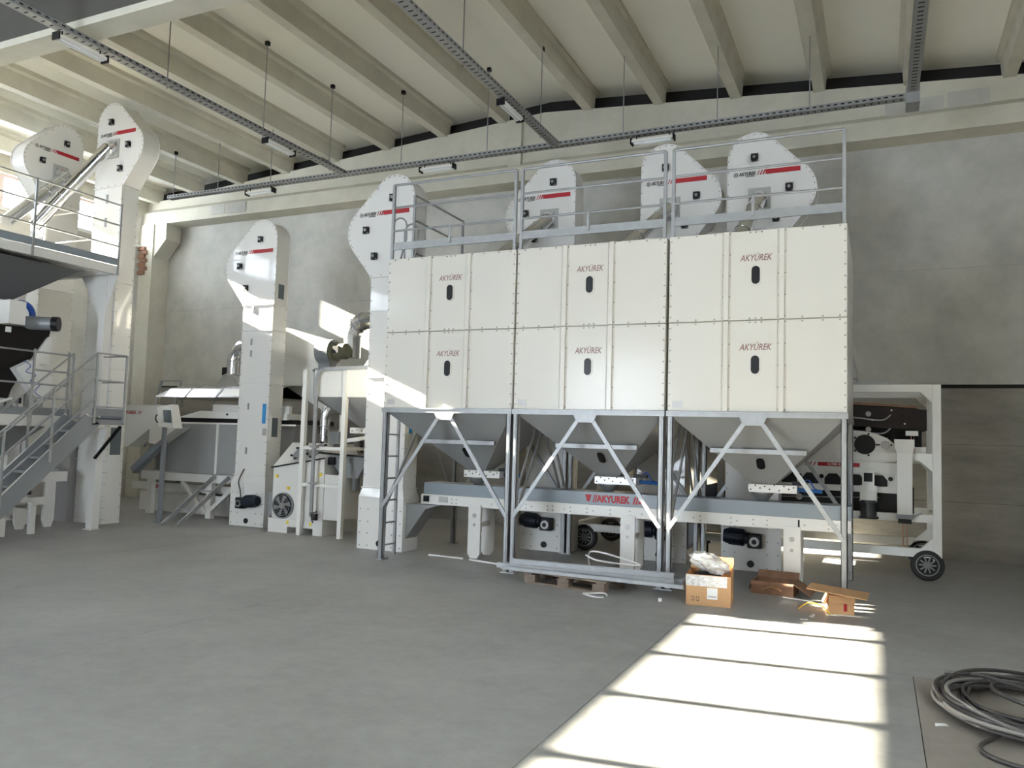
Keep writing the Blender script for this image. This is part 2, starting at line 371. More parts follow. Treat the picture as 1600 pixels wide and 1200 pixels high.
# ================================================================ STORAGE BINS
BY, BD, BW = 8.68, 2.0, 1.83
def storage_bin(x0):
    t = thing('storage_bin', 'white storage bin beside the ladder, with a streak of sunlight on its lower corner', 'storage bin', (x0+BW/2, BY+BD/2, 0), 'white storage bins on steel legs')
    y0, y1, x1 = BY, BY+BD, x0+BW
    zr = ((1.945, 2.918), (2.924, 3.89))
    cols = ((x0, x0+.585), (x0+.665, x0+1.155), (x0+1.235, x1))
    for za, zb in zr:
        for a, b in cols: MB().box(a, y0, za, b, y0+.03, zb).build('panel', BINW, t, bev=.006)
        for a in (x0+.585, x0+1.155):
            MB().hexa([(a-.004,y0-.001,za),(a+.084,y0-.001,za),(a+.084,y0+.03,za),(a-.004,y0+.03,za)],
                      [(a-.004,y0-.001,zb),(a+.084,y0-.001,zb),(a+.084,y0+.03,zb),(a-.004,y0+.03,zb)]).box(a+.012, y0-.030, za+.002, a+.068, y0, zb-.002).build('rib', BINW, t, bev=.004)
        for xx in (x0, x1-.03): box('side_panel', BINW, t, xx, y0+.031, za, xx+.03, y1-.031, zb, bev=.004)
        box('rear_panel', BINW, t, x0, y1-.03, za, x1, y1, zb)
        zc = (3.405 if za > 2.5 else 2.445)
        xc = x0+BW/2+.015
        wf_ = MB().prism([(p[0], p[1]) for p in arc(xc, zc+.055, .06, 0, 180, 8)+arc(xc, zc-.055, .06, 180, 360, 8)], yz, y0-.008, y0+.001).build('window_rim', BINW, t)
        MB().prism(arc(xc, zc+.055, .043, 0, 180, 8)+arc(xc, zc-.055, .043, 180, 360, 8), yz, y0-.0105, y0+.001).build('window_pane', DARK, wf_)
        text('lettering', 'AKYÜREK', .098, (xc-.165, y0-.003, zc+.155), (1,0,0), (0,0,1), BROWNINK, t, shear=.3, width=.335, bold=.001)
    box('top_deck', GALV, t, x0+.03, y0+.03, 3.84, x1-.03, y1-.03, 3.87)
    MB().box(x0-.01, y0-.02, 1.885, x1+.01, y0+.04, 1.94).box(x0-.01, y0-.03, 1.932, x1+.01, y0-.02, 1.945).box(x0-.01, y0+.04, 1.885, x0+.05, y1, 1.94).box(x1-.05, y0+.04, 1.885, x1+.01, y1, 1.94).box(x0-.01, y1-.04, 1.885, x1+.01, y1+.01, 1.94).build('base_frame', GALV, t)
    box('data_plate', PLATE, t, x0+.055, y0-.004, 1.985, x0+.165, y0, 2.055)
    # bolts
    b = MB()
    def bolt(x, z):
        b.add([(x-.005,y0-.009,z-.005),(x+.005,y0-.009,z-.005),(x+.005,y0-.009,z+.005),(x-.005,y0-.009,z+.005),(x-.008,y0,z-.008),(x+.008,y0,z-.008),(x+.008,y0,z+.008),(x-.008,y0,z+.008)],
              [(0,1,2,3),(0,1,5,4),(1,2,6,5),(2,3,7,6),(3,0,4,7)])
    for za, zb in zr:
        for i in range(5):
            z = za+.03+(zb-za-.05)*i/4
            for a in (x0+.592, x0+.658, x0+1.162, x0+1.228): bolt(a, z)
        for i in range(8):
            z = za+.06+(zb-za-.12)*i/7
            bolt(x0+.02, z); bolt(x1-.02, z)
        for a in (.1, .3, .5, .87, .93, .99, 1.4, 1.6, 1.76): bolt(x0+a, za-.012 if za < 2.5 else za+.018); bolt(x0+a, zb-.02)
    stuff(b.build('bolts', BOLT, t))
    # hopper
    cx, cy = x0+BW/2, 9.72
    top = [(x0+.03,y0+.05,1.885),(x1-.03,y0+.05,1.885),(x1-.03,y1-.05,1.885),(x0+.03,y1-.05,1.885)]
    bot = [(cx-.13,cy-.12,1.155),(cx+.13,cy-.12,1.155),(cx+.13,cy+.12,1.155),(cx-.13,cy+.12,1.155)]
    hp = MB().hexa(bot, top).build('hopper', HOPP, t)
    # stiffener lying on the front face of the hopper
    k = (1.885-1.53)/.73; yh = y0+.05+(cy-.12-y0-.05)*k
    MB().box(cx-.52, yh-.075, 1.50, cx+.50, yh-.02, 1.55).build('stiffener', GALV, t)
    k2 = (1.885-1.40)/.73; yw = y0+.05+(cy-.12-y0-.05)*k2
    nrm = V(0, -(1.885-1.155), -(cy-.12-y0-.05)).normalized(); upv = V(0, -(cy-.12-y0-.05), 1.885-1.155).normalized(); c = V(cx, yw, 1.40)
    def hw(u, w, a): return c+V(1,0,0)*u+upv*w+nrm*a
    hwf = MB().prism(arc(0, .055, .06, 0, 180, 6)+arc(0, -.055, .06, 180, 360, 6), hw, 0, .012).build('hopper_window', HOPP, t)
    MB().prism(arc(0, .052, .046, 0, 180, 6)+arc(0, -.052, .046, 180, 360, 6), hw, 0, .016).build('window_pane', DARK, hwf)
    # slide gate
    sg = MB().box(cx-.17, cy-.16, 1.06, cx+.36, cy+.16, 1.15).build('slide_gate', WHITE, t)
    gb = MB()
    for i in range(10): gb.box(cx-.15+.052*i, cy-.164, 1.08+.04*(i % 2)+.01*(i % 3), cx-.135+.052*i, cy-.16, 1.095+.04*(i % 2)+.01*(i % 3))
    stuff(gb.build('gate_holes', BLACK, sg))
    MB().tube([(cx+.36, cy, 1.10), (cx+.62, cy, 1.09)], .022, 8).build('cylinder_rod', BLUEM, sg, smooth=True)
    MB().box(cx+.30, cy-.06, 1.15, cx+.46, cy+.03, 1.19).build('valve_block', BLACK, sg)
    MB().tube(bez([(cx+.4,cy-.03,1.18),(cx+.48,cy-.1,1.22),(cx+.54,cy-.08,1.13),(cx+.6,cy,1.10)], 5), .008, 5).build('air_hose', BLUE, sg)
    MB().tube([(cx-.03,cy,1.06),(cx-.03,cy,1.045),(cx-.03,cy,.96)], .1, 16, rs=[.13,.13,.055]).build('outlet_cone', GALV, t, smooth=True)
    # legs
    for lx, s in ((x0, 1), (x1, -1)):
        for ly, q in ((y0, 1), (y1-.10, 1)):
            m_ = MB(); m_.box(lx, ly, .012, lx+s*.062, ly+.012, 1.885); m_.box(lx, ly, .012, lx+s*.008, ly+.10, 1.885)
            m_.box(lx+s*.054, ly, .012, lx+s*.062, ly+.07, 1.885); m_.box(lx+s*.022, ly-.008, .012, lx+s*.042, ly, 1.885)
            m_.box(lx-s*.02, ly-.02, 0, lx+s*.085, ly+.12, .012)
            m_.build('leg', GALV, t)
    # braces front, rear, both sides
    for yb in (y0-.012, y1+.012):
        MB().beam((cx-.08,yb,1.84), (x0+.03,yb,.66), .045, .008, (0,1,0)).beam((cx-.10,yb+.012,1.84), (x0+.01,yb+.012,.66), .012, .022, (0,1,0)).build('brace', GALV, t)
        MB().beam((cx+.08,yb,1.84), (x1-.03,yb,.66), .045, .008, (0,1,0)).beam((cx+.10,yb+.012,1.84), (x1-.01,yb+.012,.66), .012, .022, (0,1,0)).build('brace', GALV, t)
        MB().prism([(cx-.14,1.885),(cx+.14,1.885),(cx+.10,1.80),(cx-.10,1.80)], yz, yb-.012, yb-.004).build('gusset', GALV, t)
    for xb, s in ((x0+.03, 1), (x1-.03, -1)):
        my_ = (y0+y1)/2
        MB().beam((xb,my_-.06,1.84), (xb,y0+.08,.66), .045, .02, (1,0,0)).build('brace', GALV, t)
        MB().beam((xb,my_+.06,1.84), (xb,y1-.08,.66), .045, .02, (1,0,0)).build('brace', GALV, t)
    return t
BX = [-5.835, -3.98, -2.115]
b0 = storage_bin(BX[0])
dup(b0, (BX[1]+BW/2, BY+BD/2, 0), 'white storage bin standing between the two others')
dup(b0, (BX[2]+BW/2, BY+BD/2, 0), 'white storage bin at the end by the wheeled sieve machine and cartons')

def guard_rail(x0, x1, label):
    t = thing('guard_rail', label, 'railing', ((x0+x1)/2, BY, 3.89), 'galvanised railings on top of the storage bins')
    y = BY+.02
    for x in (x0+.03, x1-.03): MB().beam((x, y, 3.89), (x, y, 4.885), .035, .035).build('post', GALV, t)
    for z in (4.885, 4.58, 4.27): MB().tube([(x0+.03, y, z), (x1-.03, y, z)], .014 if z < 4.8 else .017, 8).build('rail', GALV, t, smooth=True)
    MB().box(x0+.03, y-.008, 4.01, x1-.03, y+.0, 4.11).box(x0+.03, y-.02, 4.01, x1-.03, y-.008, 4.016).build('toe_board', GALV, t)
    xm = (x0+x1)/2; MB().beam((xm-.02, y-.022, 4.05), (xm-.02, y-.022, 4.27), .03, .012).build('stub_post', GALV, t)
    return t
guard_rail(BX[0], BX[0]+BW, 'galvanised railing on top of the bin beside the ladder')
guard_rail(BX[1], BX[1]+BW, 'galvanised railing on top of the middle bin')
guard_rail(BX[2], BX[2]+BW, 'galvanised railing on the end bin in front of the twin elevator heads')
t = thing('side_rail', 'short galvanised side railing behind the ladder hoops on top of the bin', 'railing', (-5.8, 9.9, 3.89))
for y in (9.2, 10.6): MB().beam((-5.8, y, 3.89), (-5.8, y, 4.9), .03, .03).build('post', GALV, t)
for z in (4.9, 4.55, 4.1): MB().tube([(-5.8, 9.2, z), (-5.8, 10.6, z)], .015, 8).build('rail', GALV, t, smooth=True)
# ladder
t = thing('access_ladder', 'grey steel ladder with hooped handrails climbing the side of the first bin', 'ladder', (-5.90, 9.0, 0))
for y in (8.86, 9.16):
    MB().beam((-5.90, y, 0), (-5.90, y, 3.9), .035, .03).build('stile', GALV, t)
    MB().tube([(-5.9,y,3.9),(-5.92,y,4.2)]+[(-5.9+.09-.11*math.cos(R(a)),y,4.38+.11*math.sin(R(a))) for a in range(0,181,30)]+[(-5.70,y,4.2),(-5.78,y,3.92)], .012, 6).build('hoop', GALV, t, smooth=True)
for i in range(13): MB().tube([(-5.90, 8.86, .15+.29*i), (-5.90, 9.16, .15+.29*i)], .013, 6).build('rung', GALV, t)

# ================================================================ BELT CONVEYOR UNDER THE BINS
t = thing('belt_conveyor', 'long white belt conveyor with grey hood under the storage bins', 'conveyor', (-3, 9.68, 0))
CX0, CX1 = -5.70, -.27
for y in (9.48, 9.88): MB().box(CX0, y, .665, CX1, y+.02, .80).build('side_frame', WHITE, t, bev=.003)
MB().box(CX0+.05, 9.50, .70, CX1, 9.88, .78).build('belt', BLACK, t)
MB().box(CX0+.04, 9.487, .802, CX1, 9.50, .95).box(CX0+.04, 9.87, .802, CX1, 9.885, .95).box(CX0+.04, 9.487, .95, CX1, 9.885, .957).build('hood', BLUG, t)
text('lettering', '//AKYUREK', .118, (-3.23, 9.484, .84), (1,0,0), (0,0,1), RED2, t, bold=.006, width=.48)
text('lettering', '//', .118, (-2.72, 9.484, .84), (1,0,0), (0,0,1), RED2, t, bold=.006)
MB().add([(-2.66,9.484,.84),(-2.60,9.484,.925),(-2.55,9.484,.84)], [(0,1,2)]).add([(-3.33,9.484,.925),(-3.245,9.484,.925),(-3.27,9.484,.84),(-3.30,9.484,.84)], [(0,1,2,3)]).build('logo_mark', RED2, t)
hb = MB(); hx = MB()
for i, x in enumerate([-5.30,-5.22,-5.15,-4.62,-4.52,-4.13,-4.05,-3.83,-3.76,-3.60,-3.52,-3.3,-3.22,-3.0,-2.75,-2.6,-2.4,-2.32,-1.98,-1.90,-1.55,-1.48,-1.3,-1.15,-.75,-.5,-.42]):
    for z in ((.75, .70) if i % 3 else (.725,)): hb.box(x-.008, 9.474, z-.008, x+.008, 9.48, z+.008)
stuff(hb.build('bolts', BOLT, t))
def conv_leg(x):
    for y, dy in ((9.46, 1), (9.90, -1)):
        l = MB().box(x-.09, y, .30, x+.09, y+.03*dy, .70).add([(x-.09,y,.30),(x+.09,y,.30),(x+.09,y,.06),(x+.05,y,0),(x-.05,y,0),(x-.09,y,.06),(x-.09,y+.05*dy,.30),(x+.09,y+.05*dy,.30),(x+.09,y+.05*dy,.06),(x+.05,y+.05*dy,0),(x-.05,y+.05*dy,0),(x-.09,y+.05*dy,.06)],
            [(0,1,2,3,4,5),(6,7,8,9,10,11),(1,2,8,7),(2,3,9,8),(3,4,10,9),(4,5,11,10),(5,0,6,11)]).build('leg', WHITE, t)
        if dy > 0:
            for z, r in ((.56, .03), (.44, .02)): MB().tube([(x, y-.004, z), (x, y, z)], r, 10).build('hole', BOLT, l)
    box('cross_member', WHITE, t, x-.03, 9.49, .40, x+.03, 9.88, .46)
for x in (-4.86, -2.77, -.88): conv_leg(x)
MB().box(-5.66, 9.472, .70, -5.57, 9.48, .78).tube([(-5.615,9.44,.74),(-5.615,9.48,.74)], .028, 10).build('bearing', BLACK, t)
box('data_plate', PLATE, t, -5.42, 9.476, .70, -5.28, 9.48, .78)
box('bracket', BLACK, t, -.82, 9.476, .70, -.80, 9.48, .78)

# ================================================================ ELEVATORS
def elevator(label, ox, oy, s, zt, facing='front', foot=True, chute=None, motor=True, y_in=None, flip_text=False, fside=1):
    """u runs across the casing from the straight edge to the bulge, d runs back, z up"""
    if facing == 'front': P = lambda u, d, z: V(ox+s*u, oy+d, z)
    else: P = lambda u, d, z: V(ox-d, oy-u, z)
    c = P(.33, .17, 0)
    t = thing('bucket_elevator', label, 'elevator', (c.x, c.y, 0), 'white bucket elevators')
    D = .34
    head = arc(.33, zt-.33, .33, 180, 60, 12) + arc(.72, zt-.79, .37, 50, -35, 12) + [(.66, zt-1.45), (0, zt-1.45)]
    MB().prism(head, lambda u, z, d: P(u, d, z), .012, D-.012).build('head_casing', WHITE, t)
    # flanged front and rear plates of the head
    big = arc(.33, zt-.33, .345, 180, 60, 16) + arc(.72, zt-.79, .385, 50, -35, 14) + [(.672, zt-1.46), (-.015, zt-1.46)]
    MB().prism(big, lambda u, z, d: P(u, d, z), 0, .010).build('front_plate', WHITE, t)
    MB().prism(big, lambda u, z, d: P(u, d, z), D-.010, D).build('rear_plate', WHITE, t)
    rv = MB(); n = len(big)
    for i in range(n):
        a = Vector(big[i]); b_ = Vector(big[(i+1) % n]); k = max(1, int((b_-a).length/.15))
        for j in range(k):
            if i % 2 and k == 1: continue
            q = a+(b_-a)*(j/k); q = Vector((.40, zt-.72))+(q-Vector((.40, zt-.72)))*.965
            e = .007
            rv.prism([(q.x-e, q.y-e), (q.x+e, q.y-e), (q.x+e, q.y+e), (q.x-e, q.y+e)], lambda u, z, d: P(u, d, z), -.006, 0)
    # shaft
    seams = [0.85, 2.40, min(zt-1.9, 3.35), zt-1.46] if zt < 6 else [.0+1.05, 2.55, 4.0, zt-1.46]
    zz = [0.0]+seams
    for i in range(len(zz)-1):
        z0, z1 = zz[i], zz[i+1]
        if i == 0 and foot: continue
        pts = [P(.0, 0, z0+.004), P(.66, 0, z0+.004), P(.66, D, z0+.004), P(.0, D, z0+.004)]
        pt2 = [P(.0, 0, z1-.004), P(.66, 0, z1-.004), P(.66, D, z1-.004), P(.0, D, z1-.004)]
        MB().hexa(pts, pt2).build('shaft_section', WHITE, t)
    for z in seams:
        pts = [P(-.018, -.018, z-.008), P(.678, -.018, z-.008), P(.678, D+.018, z-.008), P(-.018, D+.018, z-.008)]
        MB().hexa(pts, [p+V(0,0,.016) for p in pts]).build('flange', WHITE, t)
    zb = .08
    while zb < zt-1.5:
        for u, d, du, dd in ((.02, 0, 1, 0), (.64, 0, 1, 0)):
            e = .007; rv.prism([(u-e, zb-e), (u+e, zb-e), (u+e, zb+e), (u-e, zb+e)], lambda a, z, q: P(a, q, z), -.006, 0)
        for d in (.025, D-.025):
            for ue, sg in ((.66, 1), (0, -1)):
                pts = [P(ue, d-.007, zb-.007), P(ue, d+.007, zb-.007), P(ue, d+.007, zb+.007), P(ue, d-.007, zb+.007)]
                rv.hexa(pts, [P(ue+sg*.006, d-.007, zb-.007), P(ue+sg*.006, d+.007, zb-.007), P(ue+sg*.006, d+.007, zb+.007), P(ue+sg*.006, d-.007, zb+.007)])
        zb += .19
    stuff(rv.build('bolts', BOLT, t))
    # bearings
    for u, z in ((.335, zt-.33), (.77, zt-.77), (.61, zt-1.16)):
        b_ = MB().prism([(u-.045, z-.05), (u+.045, z-.05), (u+.045, z+.05), (u-.045, z+.05)], lambda a, w, d: P(a, d, w), -.05, 0)
        b_ = b_.build('bearing', BLACK, t, bev=.006)
        MB().tube([P(u, -.065, z), P(u, -.05, z)], .022, 10).build('shaft_end', BOLT, b_)
        q = MB()
        for du in (-.04, .04):
            for dz in (-.045, .045): q.tube([P(u+du, -.055, z+dz), P(u+du, -.02, z+dz)], .009, 6)
        stuff(q.build('bearing_bolts', GALV, b_))
    # decal: runs from the viewer's left to right
    fr = (lambda a: a) if (s > 0 and facing == 'front') else (lambda a: .97-a)
    if facing != 'front': fr = lambda a: .97-a
    ux = (P(fr(.1), 0, 0)-P(fr(0), 0, 0))*10
    zc = zt-.53
    def quad(a0, a1, sl, m_, nm, h=.032):
        MB().prism([(fr(a0), zc-h), (fr(a1), zc-h), (fr(a1+sl), zc+h), (fr(a0+sl), zc+h)], lambda a, w, d: P(a, d, w), -.0035, -.0005).build(nm, m_, t)
    off = 0
    tb = .06
    text('lettering', 'AKYUREK', .070, P(fr(tb+.072), -.004, zc-.028), ux, (0,0,1), INK, t, shear=.25, bold=.0025, width=.225)
    MB().tube([P(fr(tb+.035), -.002, zc-.008), P(fr(tb+.035), -.0005, zc-.008)], .030, 14).build('logo_ring', INK, t)
    MB().tube([P(fr(tb+.035), -.004, zc-.008), P(fr(tb+.035), -.0005, zc-.008)], .020, 14).build('logo_disc', WHITE, t)
    MB().tube([P(fr(tb+.035), -.005, zc-.008), P(fr(tb+.035), -.0005, zc-.008)], .010, 10).build('logo_dot', INK, t)
    quad(tb+.16, tb+.275, .004, INK, 'underline', .004) if False else MB().prism([(fr(tb+.16), zc-.046), (fr(tb+.275), zc-.046), (fr(tb+.28), zc-.037), (fr(tb+.165), zc-.037)], lambda a, w, d: P(a, d, w), -.0035, -.0005).build('underline', INK, t)
    for i in range(3): quad(.365+i*.034, .365+.010+i*.034+i*.005, .028, RED, 'stripe')
    quad(.475, .905, .0, RED, 'red_bar'); 
    # chute
    if chute:
        u, z, end = chute
        op = MB().prism([(u-.14, z-.16), (u+.14, z-.16), (u+.14, z+.16), (u-.14, z+.16)], lambda a, w, d: P(a, d, w), -.02, 0).build('outlet_plate', OUTL, t)
        MB().prism([(u-.09, z-.10), (u+.09, z-.10), (u+.09, z+.11), (u-.09, z+.11)], lambda a, w, d: P(a, d, w), -.05, -.02).build('outlet_frame', OUTL, op)
        p0 = P(u, -.03, z); p1 = P(u, -.14, z-.06); e = Vector(end)
        MB().tube([p0, p1], .08, 14, rs=[.12, .11]).build('outlet_elbow', CHROME, op, smooth=True)
        d_ = (e-p1).normalized()
        MB().tube([p1-d_*.05, e], .098, 18).build('chute_pipe', CHROME, op, smooth=True)
        L = (e-p1).length
        for k in range(1, int(L/.45)+1):
            q = p1+d_*(.45*k-.3); MB().tube([q, q+d_*.02], .104, 18).build('pipe_clamp', CHROME, op)
    if foot:
        f0 = -.035
        lo = [P(-.04, f0, 0), P(.70, f0, 0), P(.70, D+.03, 0), P(-.04, D+.03, 0)]
        hi = [p+V(0,0,.72) for p in lo]
        ft = MB().hexa(lo, hi).build('foot_box', WHITE, t)
        top = [P(0, 0, .86), P(.66, 0, .86), P(.66, D, .86), P(0, D, .86)]
        MB().hexa(hi, top).build('foot_collar', WHITE, t)
        q = MB()
        for a in (.0, .13, .53, .66):
            for z in (.05, .22, .38, .55): q.tube([P(a, f0-.006, z), P(a, f0, z)], .011, 6)
        stuff(q.build('foot_bolts', BOLT, ft))
        cu = .33
        MB().tube([P(cu, f0-.015, .09), P(cu, f0, .09)], .045, 12).build('end_bearing', BLACK, ft)
        if motor:
            a = cu+.06*fside
            gb = MB().prism([(a-.085, .30), (a+.085, .30), (a+.085, .48), (a-.085, .48)], lambda x, w, d: P(x, d, w), f0-.13, f0).build('gearbox', BLACK, t, bev=.012)
            MB().tube([P(a, f0-.15, .385), P(a, f0-.13, .385)], .06, 14).build('gearbox_flange', BOLT, gb)
            MB().tube([P(a, f0-.16, .385), P(a, f0-.13, .385)], .03, 12).build('hub', BLACK, gb)
            m0 = P(a-.07*fside, f0-.10, .42); m1 = P(a-.38*fside, f0-.10, .44)
            mo = MB().tube([m0, m0+(m1-m0)*.15, m0+(m1-m0)*.16, m1-(m1-m0)*.12, m1], .09, 16, rs=[.07, .07, .095, .095, .08]).build('motor', MOTOR, t, smooth=True)
            fn = MB()
            for k in range(14):
                an = 2*math.pi*k/14; r_ = V(0, math.cos(an), math.sin(an)) if facing == 'front' else V(math.cos(an), 0, math.sin(an))
                fn.beam(m0+(m1-m0)*.2+r_*.098, m1-(m1-m0)*.2+r_*.098, .006, .016, tuple(r_))
            stuff(fn.build('cooling_fins', MOTOR, mo))
    t['_x'] = 0; del t['_x']
    return t, P
E4, P4 = elevator('elevator with bulging head behind the railing of the middle bin', -4.03, 10.72, -1, 5.72, chute=(.39, 4.83-0, (-5.0, 9.9, 4.0)), fside=-1)
E5, P5 = elevator('elevator behind the railing joint, its head the lower of the adjoining pair', -3.02, 10.72, 1, 5.74, chute=(.40, 4.82, (-3.15, 10.0, 4.05)))
E6, P6 = elevator('elevator with the highest head behind the bins, beside the outer railing post', -1.81, 10.62, 1, 5.70, chute=(.40, 4.80, (-1.62, 9.9, 4.0)))
E3, P3 = elevator('elevator standing beside the ladder and first bin', -5.95, 9.40, -1, 5.30, motor=False)
E2, P2 = elevator('lone short elevator with a sunlit patch on its head, by the grey cabinet machine', -9.28, 10.40, -1, 5.20, fside=1)
E1, P1 = elevator('tallest elevator, its white head close to the roof, behind the landing', -12.15, 9.10, 1, 7.08, foot=False, chute=(.40, 6.28, (-12.45, 8.28, 4.80)))
E0, P0 = elevator('elevator at the window wall with its head turned to face across the hall', -13.40, 9.74, 1, 7.02, facing='side', foot=False, chute=(.41, 6.10, (-12.93, 8.12, 4.88)))
# extras on single elevators
def hatch(t, a, b, m=None):
    x0, y0, z0 = a; x1, y1, z1 = b
    h = MB().box(min(x0, x1), min(y0, y1), z0, max(x0, x1), max(y0, y1), z1)
for (t, x, y0, y1, z0, z1) in ((E2, -9.28, 10.46, 10.66, 3.80, 4.14), (E2, -9.28, 10.46, 10.66, 1.45, 1.86), (E1, -11.49, 9.14, 9.40, 1.08, 1.62)):
    h = box('hatch_frame', WHITE, t, x, y0, z0, x+.012, y1, z1); box('hatch_glass', SCREEN, h, x+.012, y0+.03, z0+.05, x+.016, y1-.03, z1-.04)
for z in (3.05, 2.85, 1.95, 1.2, 3.6): box('hinge', GALV, E2, -9.73, 10.385, z, -9.70, 10.40, z+.11)
box('sticker', TEALS, E2, -9.40, 10.392, 1.72, -9.33, 10.40, 2.05); box('sticker', TEALS, E3, -5.948, 9.50, 1.62, -5.94, 9.58, 1.95)
box('data_plate', PLATE, E2, -9.38, 10.392, 1.52, -9.30, 10.40, 1.64)
MB().tube(bez([(-9.72,10.38,.95),(-9.75,10.30,.75),(-9.68,10.27,.6),(-9.66,10.27,.48)], 6), .012, 6).build('motor_cable', CABLE, E2)
for z in (5.35, 4.95): box('hinge', GALV, E1, -11.85, 9.085, z, -11.81, 9.10, z+.15)
# E3 foot chute towards the conveyor end
MB().hexa([(-5.95,9.44,.12),(-5.60,9.44,.60),(-5.60,9.74,.60),(-5.95,9.74,.12)], [(-5.95,9.44,.655),(-5.42,9.44,.655),(-5.42,9.74,.655),(-5.95,9.74,.655)]).build('inlet_chute', HOPP, E3)
MB().hexa([(-9.27,10.46,.10),(-9.24,10.46,.12),(-9.24,10.72,.12),(-9.27,10.72,.10)], [(-9.27,10.46,.60),(-8.86,10.46,.60),(-8.86,10.72,.60),(-9.27,10.72,.60)]).build('inlet_chute', HOPP, E2)
MB().hexa([(-2.36,10.74,.15),(-2.30,10.74,.2),(-2.30,11.0,.2),(-2.36,11.0,.15)], [(-2.36,10.74,.75),(-1.9,10.74,.75),(-1.9,11.0,.75),(-2.36,11.0,.75)]).build('inlet_chute', HOPP, E5)
#PART2
# ================================================================ WHEELED SIEVE MACHINE
t = thing('sieve_machine', 'long wheeled seed cleaning machine with dark sieve box behind the bins', 'machine', (-1.7, 11.8, 0))
SX0, SX1, SY0, SY1 = -4.15, .70, 11.10, 12.45
for y in (SY0, SY1-.08):
    y2 = y+.08
    box('frame_post', OFFW, t, SX1-.10, y, .25, SX1, y2, 2.41, bev=.006); box('frame_post', OFFW, t, SX0, y, .25, SX0+.1, y2, 2.41, bev=.006)
    xa, xb = SX0+.1005, SX1-.1005
    box('frame_rail', OFFW, t, xa, y, .28, xb, y2, .385); box('frame_rail', OFFW, t, xa, y, 2.315, xb, y2, 2.408)
    box('frame_rail', OFFW, t, -.5, y, 1.455, xb, y2, 1.55); box('frame_rail', OFFW, t, xa, y, .705, xb, y2, .80)
    for c_, dz in ((2.3145, -1), (1.4545, -1), (.3855, 1)):
        MB().prism([(xb, c_), (xb-.13, c_), (xb, c_+.13*dz)], yz, y+.002, y2-.002).build('corner_gusset', OFFW, t)
    box('frame_post', OFFW, t, -2.0, y+.002, .8005, -1.92, y2-.002, 2.3145)
for q_ in ((SX1-.10, .28, SX1, .385), (SX1-.10, 2.315, SX1, 2.41), (SX1-.08, .705, SX1-.02, .78), (SX0, .28, SX0+.1, .385)): box('cross_beam', OFFW, t, q_[0], SY0+.08, q_[1], q_[2], SY1-.08, q_[3])
MB().box(-3.9, SY0+.02, 2.41, .15, SY0+.05, 2.45).build('perforated_rail', GALV, t)
# sieve boat
def slab(x0, x1, z0a, z1a, z0b, z1b, y0, y1): return MB().hexa([(x0,y0,z0a),(x1,y0,z0b),(x1,y1,z0b),(x0,y1,z0a)], [(x0,y0,z1a),(x1,y0,z1b),(x1,y1,z1b),(x0,y1,z1a)])
sb = slab(-2.6, .55, 2.0, 2.30, 1.84, 2.10, SY0+.16, SY1-.15).build('sieve_box', BROWNB, t)
slab(-2.6, .45, 2.30, 2.33, 2.12, 2.15, SY0+.2, SY1-.2).build('sieve_deck', CARDD, sb)
for z in (2.0, 1.83):
    MB().tube(bez([(-.6,SY0+.10,z+.12),(-.32,SY0+.10,z+.0),(-.2,SY0+.09,z-.02),(.04,SY0+.09,z-.04),(.14,SY0+.10,z+.03)], 5), .011, 6).build('tie_rod', GALV, t)
for x, z in ((-.12, 2.04), (-.12, 1.84)): MB().tube([(x, SY0+.13, z), (x, SY0+.16, z)], .034, 12).build('knob', BOLT, t)
for x, z in ((.15, 2.09), (.30, 1.92), (-.07, 1.96)): MB().tube([(x, SY0+.13, z), (x, SY0+.16, z)], .011, 8).build('bolt_cap', PAPER, t)
box('spring_block', PAPER, t, .31, SY0+.06, 1.77, .45, SY0+.16, 1.83)
for x in (.37, .40): MB().tube([(x, SY0+.10, 1.77), (x+.01, SY0+.10, 1.47)], .006, 5).build('spring_wire', PINK, t)
slab(-2.4, .5, 1.55, 1.95, 1.50, 1.84, SY0+.35, SY1-.25).build('lower_sieve_box', BLACK, t)
# drive guard with covers
gd = MB().prism([(-1.3,1.42),(-.0,1.42),(.20,1.44),(.22,1.60)]+[(.18,1.66),(.10,1.73),(-.02,1.78),(-.18,1.815),(-.4,1.82),(-.75,1.75),(-1.3,1.5)], yz, SY0+.02, SY0+.12).build('drive_guard', WHITE, t)
MB().tube([(-.16, SY0-.01, 1.645), (-.16, SY0+.03, 1.645)], .125, 24).build('guard_cover', BLACK, gd)
MB().tube([(.075, SY0-.01, 1.645), (.075, SY0+.03, 1.645)], .055, 18).build('guard_cover', BOLT, gd)
kn = MB()
for a in range(5): kn.tube([(-.16+.14*math.cos(R(a*72)), SY0-.02, 1.645+.14*math.sin(R(a*72))), (-.16+.14*math.cos(R(a*72)), SY0+.03, 1.645+.14*math.sin(R(a*72)))], .014, 8)
for sx in (-1, 1): kn.tube([(.075+.07*sx, SY0-.02, 1.645), (.075+.07*sx, SY0+.03, 1.645)], .012, 8)
stuff(kn.build('cover_knobs', BLACK, gd))
box('side_panel', WHITE, t, .38, SY0+.10, 1.42, .54, SY0+.25, 1.63)
# lettering strip
box('side_rail', OFFW, t, -1.6, SY0+.005, 1.29, .35, SY0+.04, 1.42)
box('red_bar', RED, t, -.72, SY0, 1.355, -.22, SY0+.005, 1.405)
text('lettering', 'O.TEM 8', .04, (-.60, SY0-.003, 1.368), (1,0,0), (0,0,1), PAPER, t, bold=.001)
for i in range(3): MB().prism([(-.88+i*.05,1.355),(-.865+i*.05,1.355),(-.835+i*.05,1.405),(-.85+i*.05,1.405)], yz, SY0, SY0+.005).build('stripe', RED, t)
text('small_lettering', 'AKYUREK', .03, (-1.05, SY0-.002, 1.37), (1,0,0), (0,0,1), INK, t, width=.14)
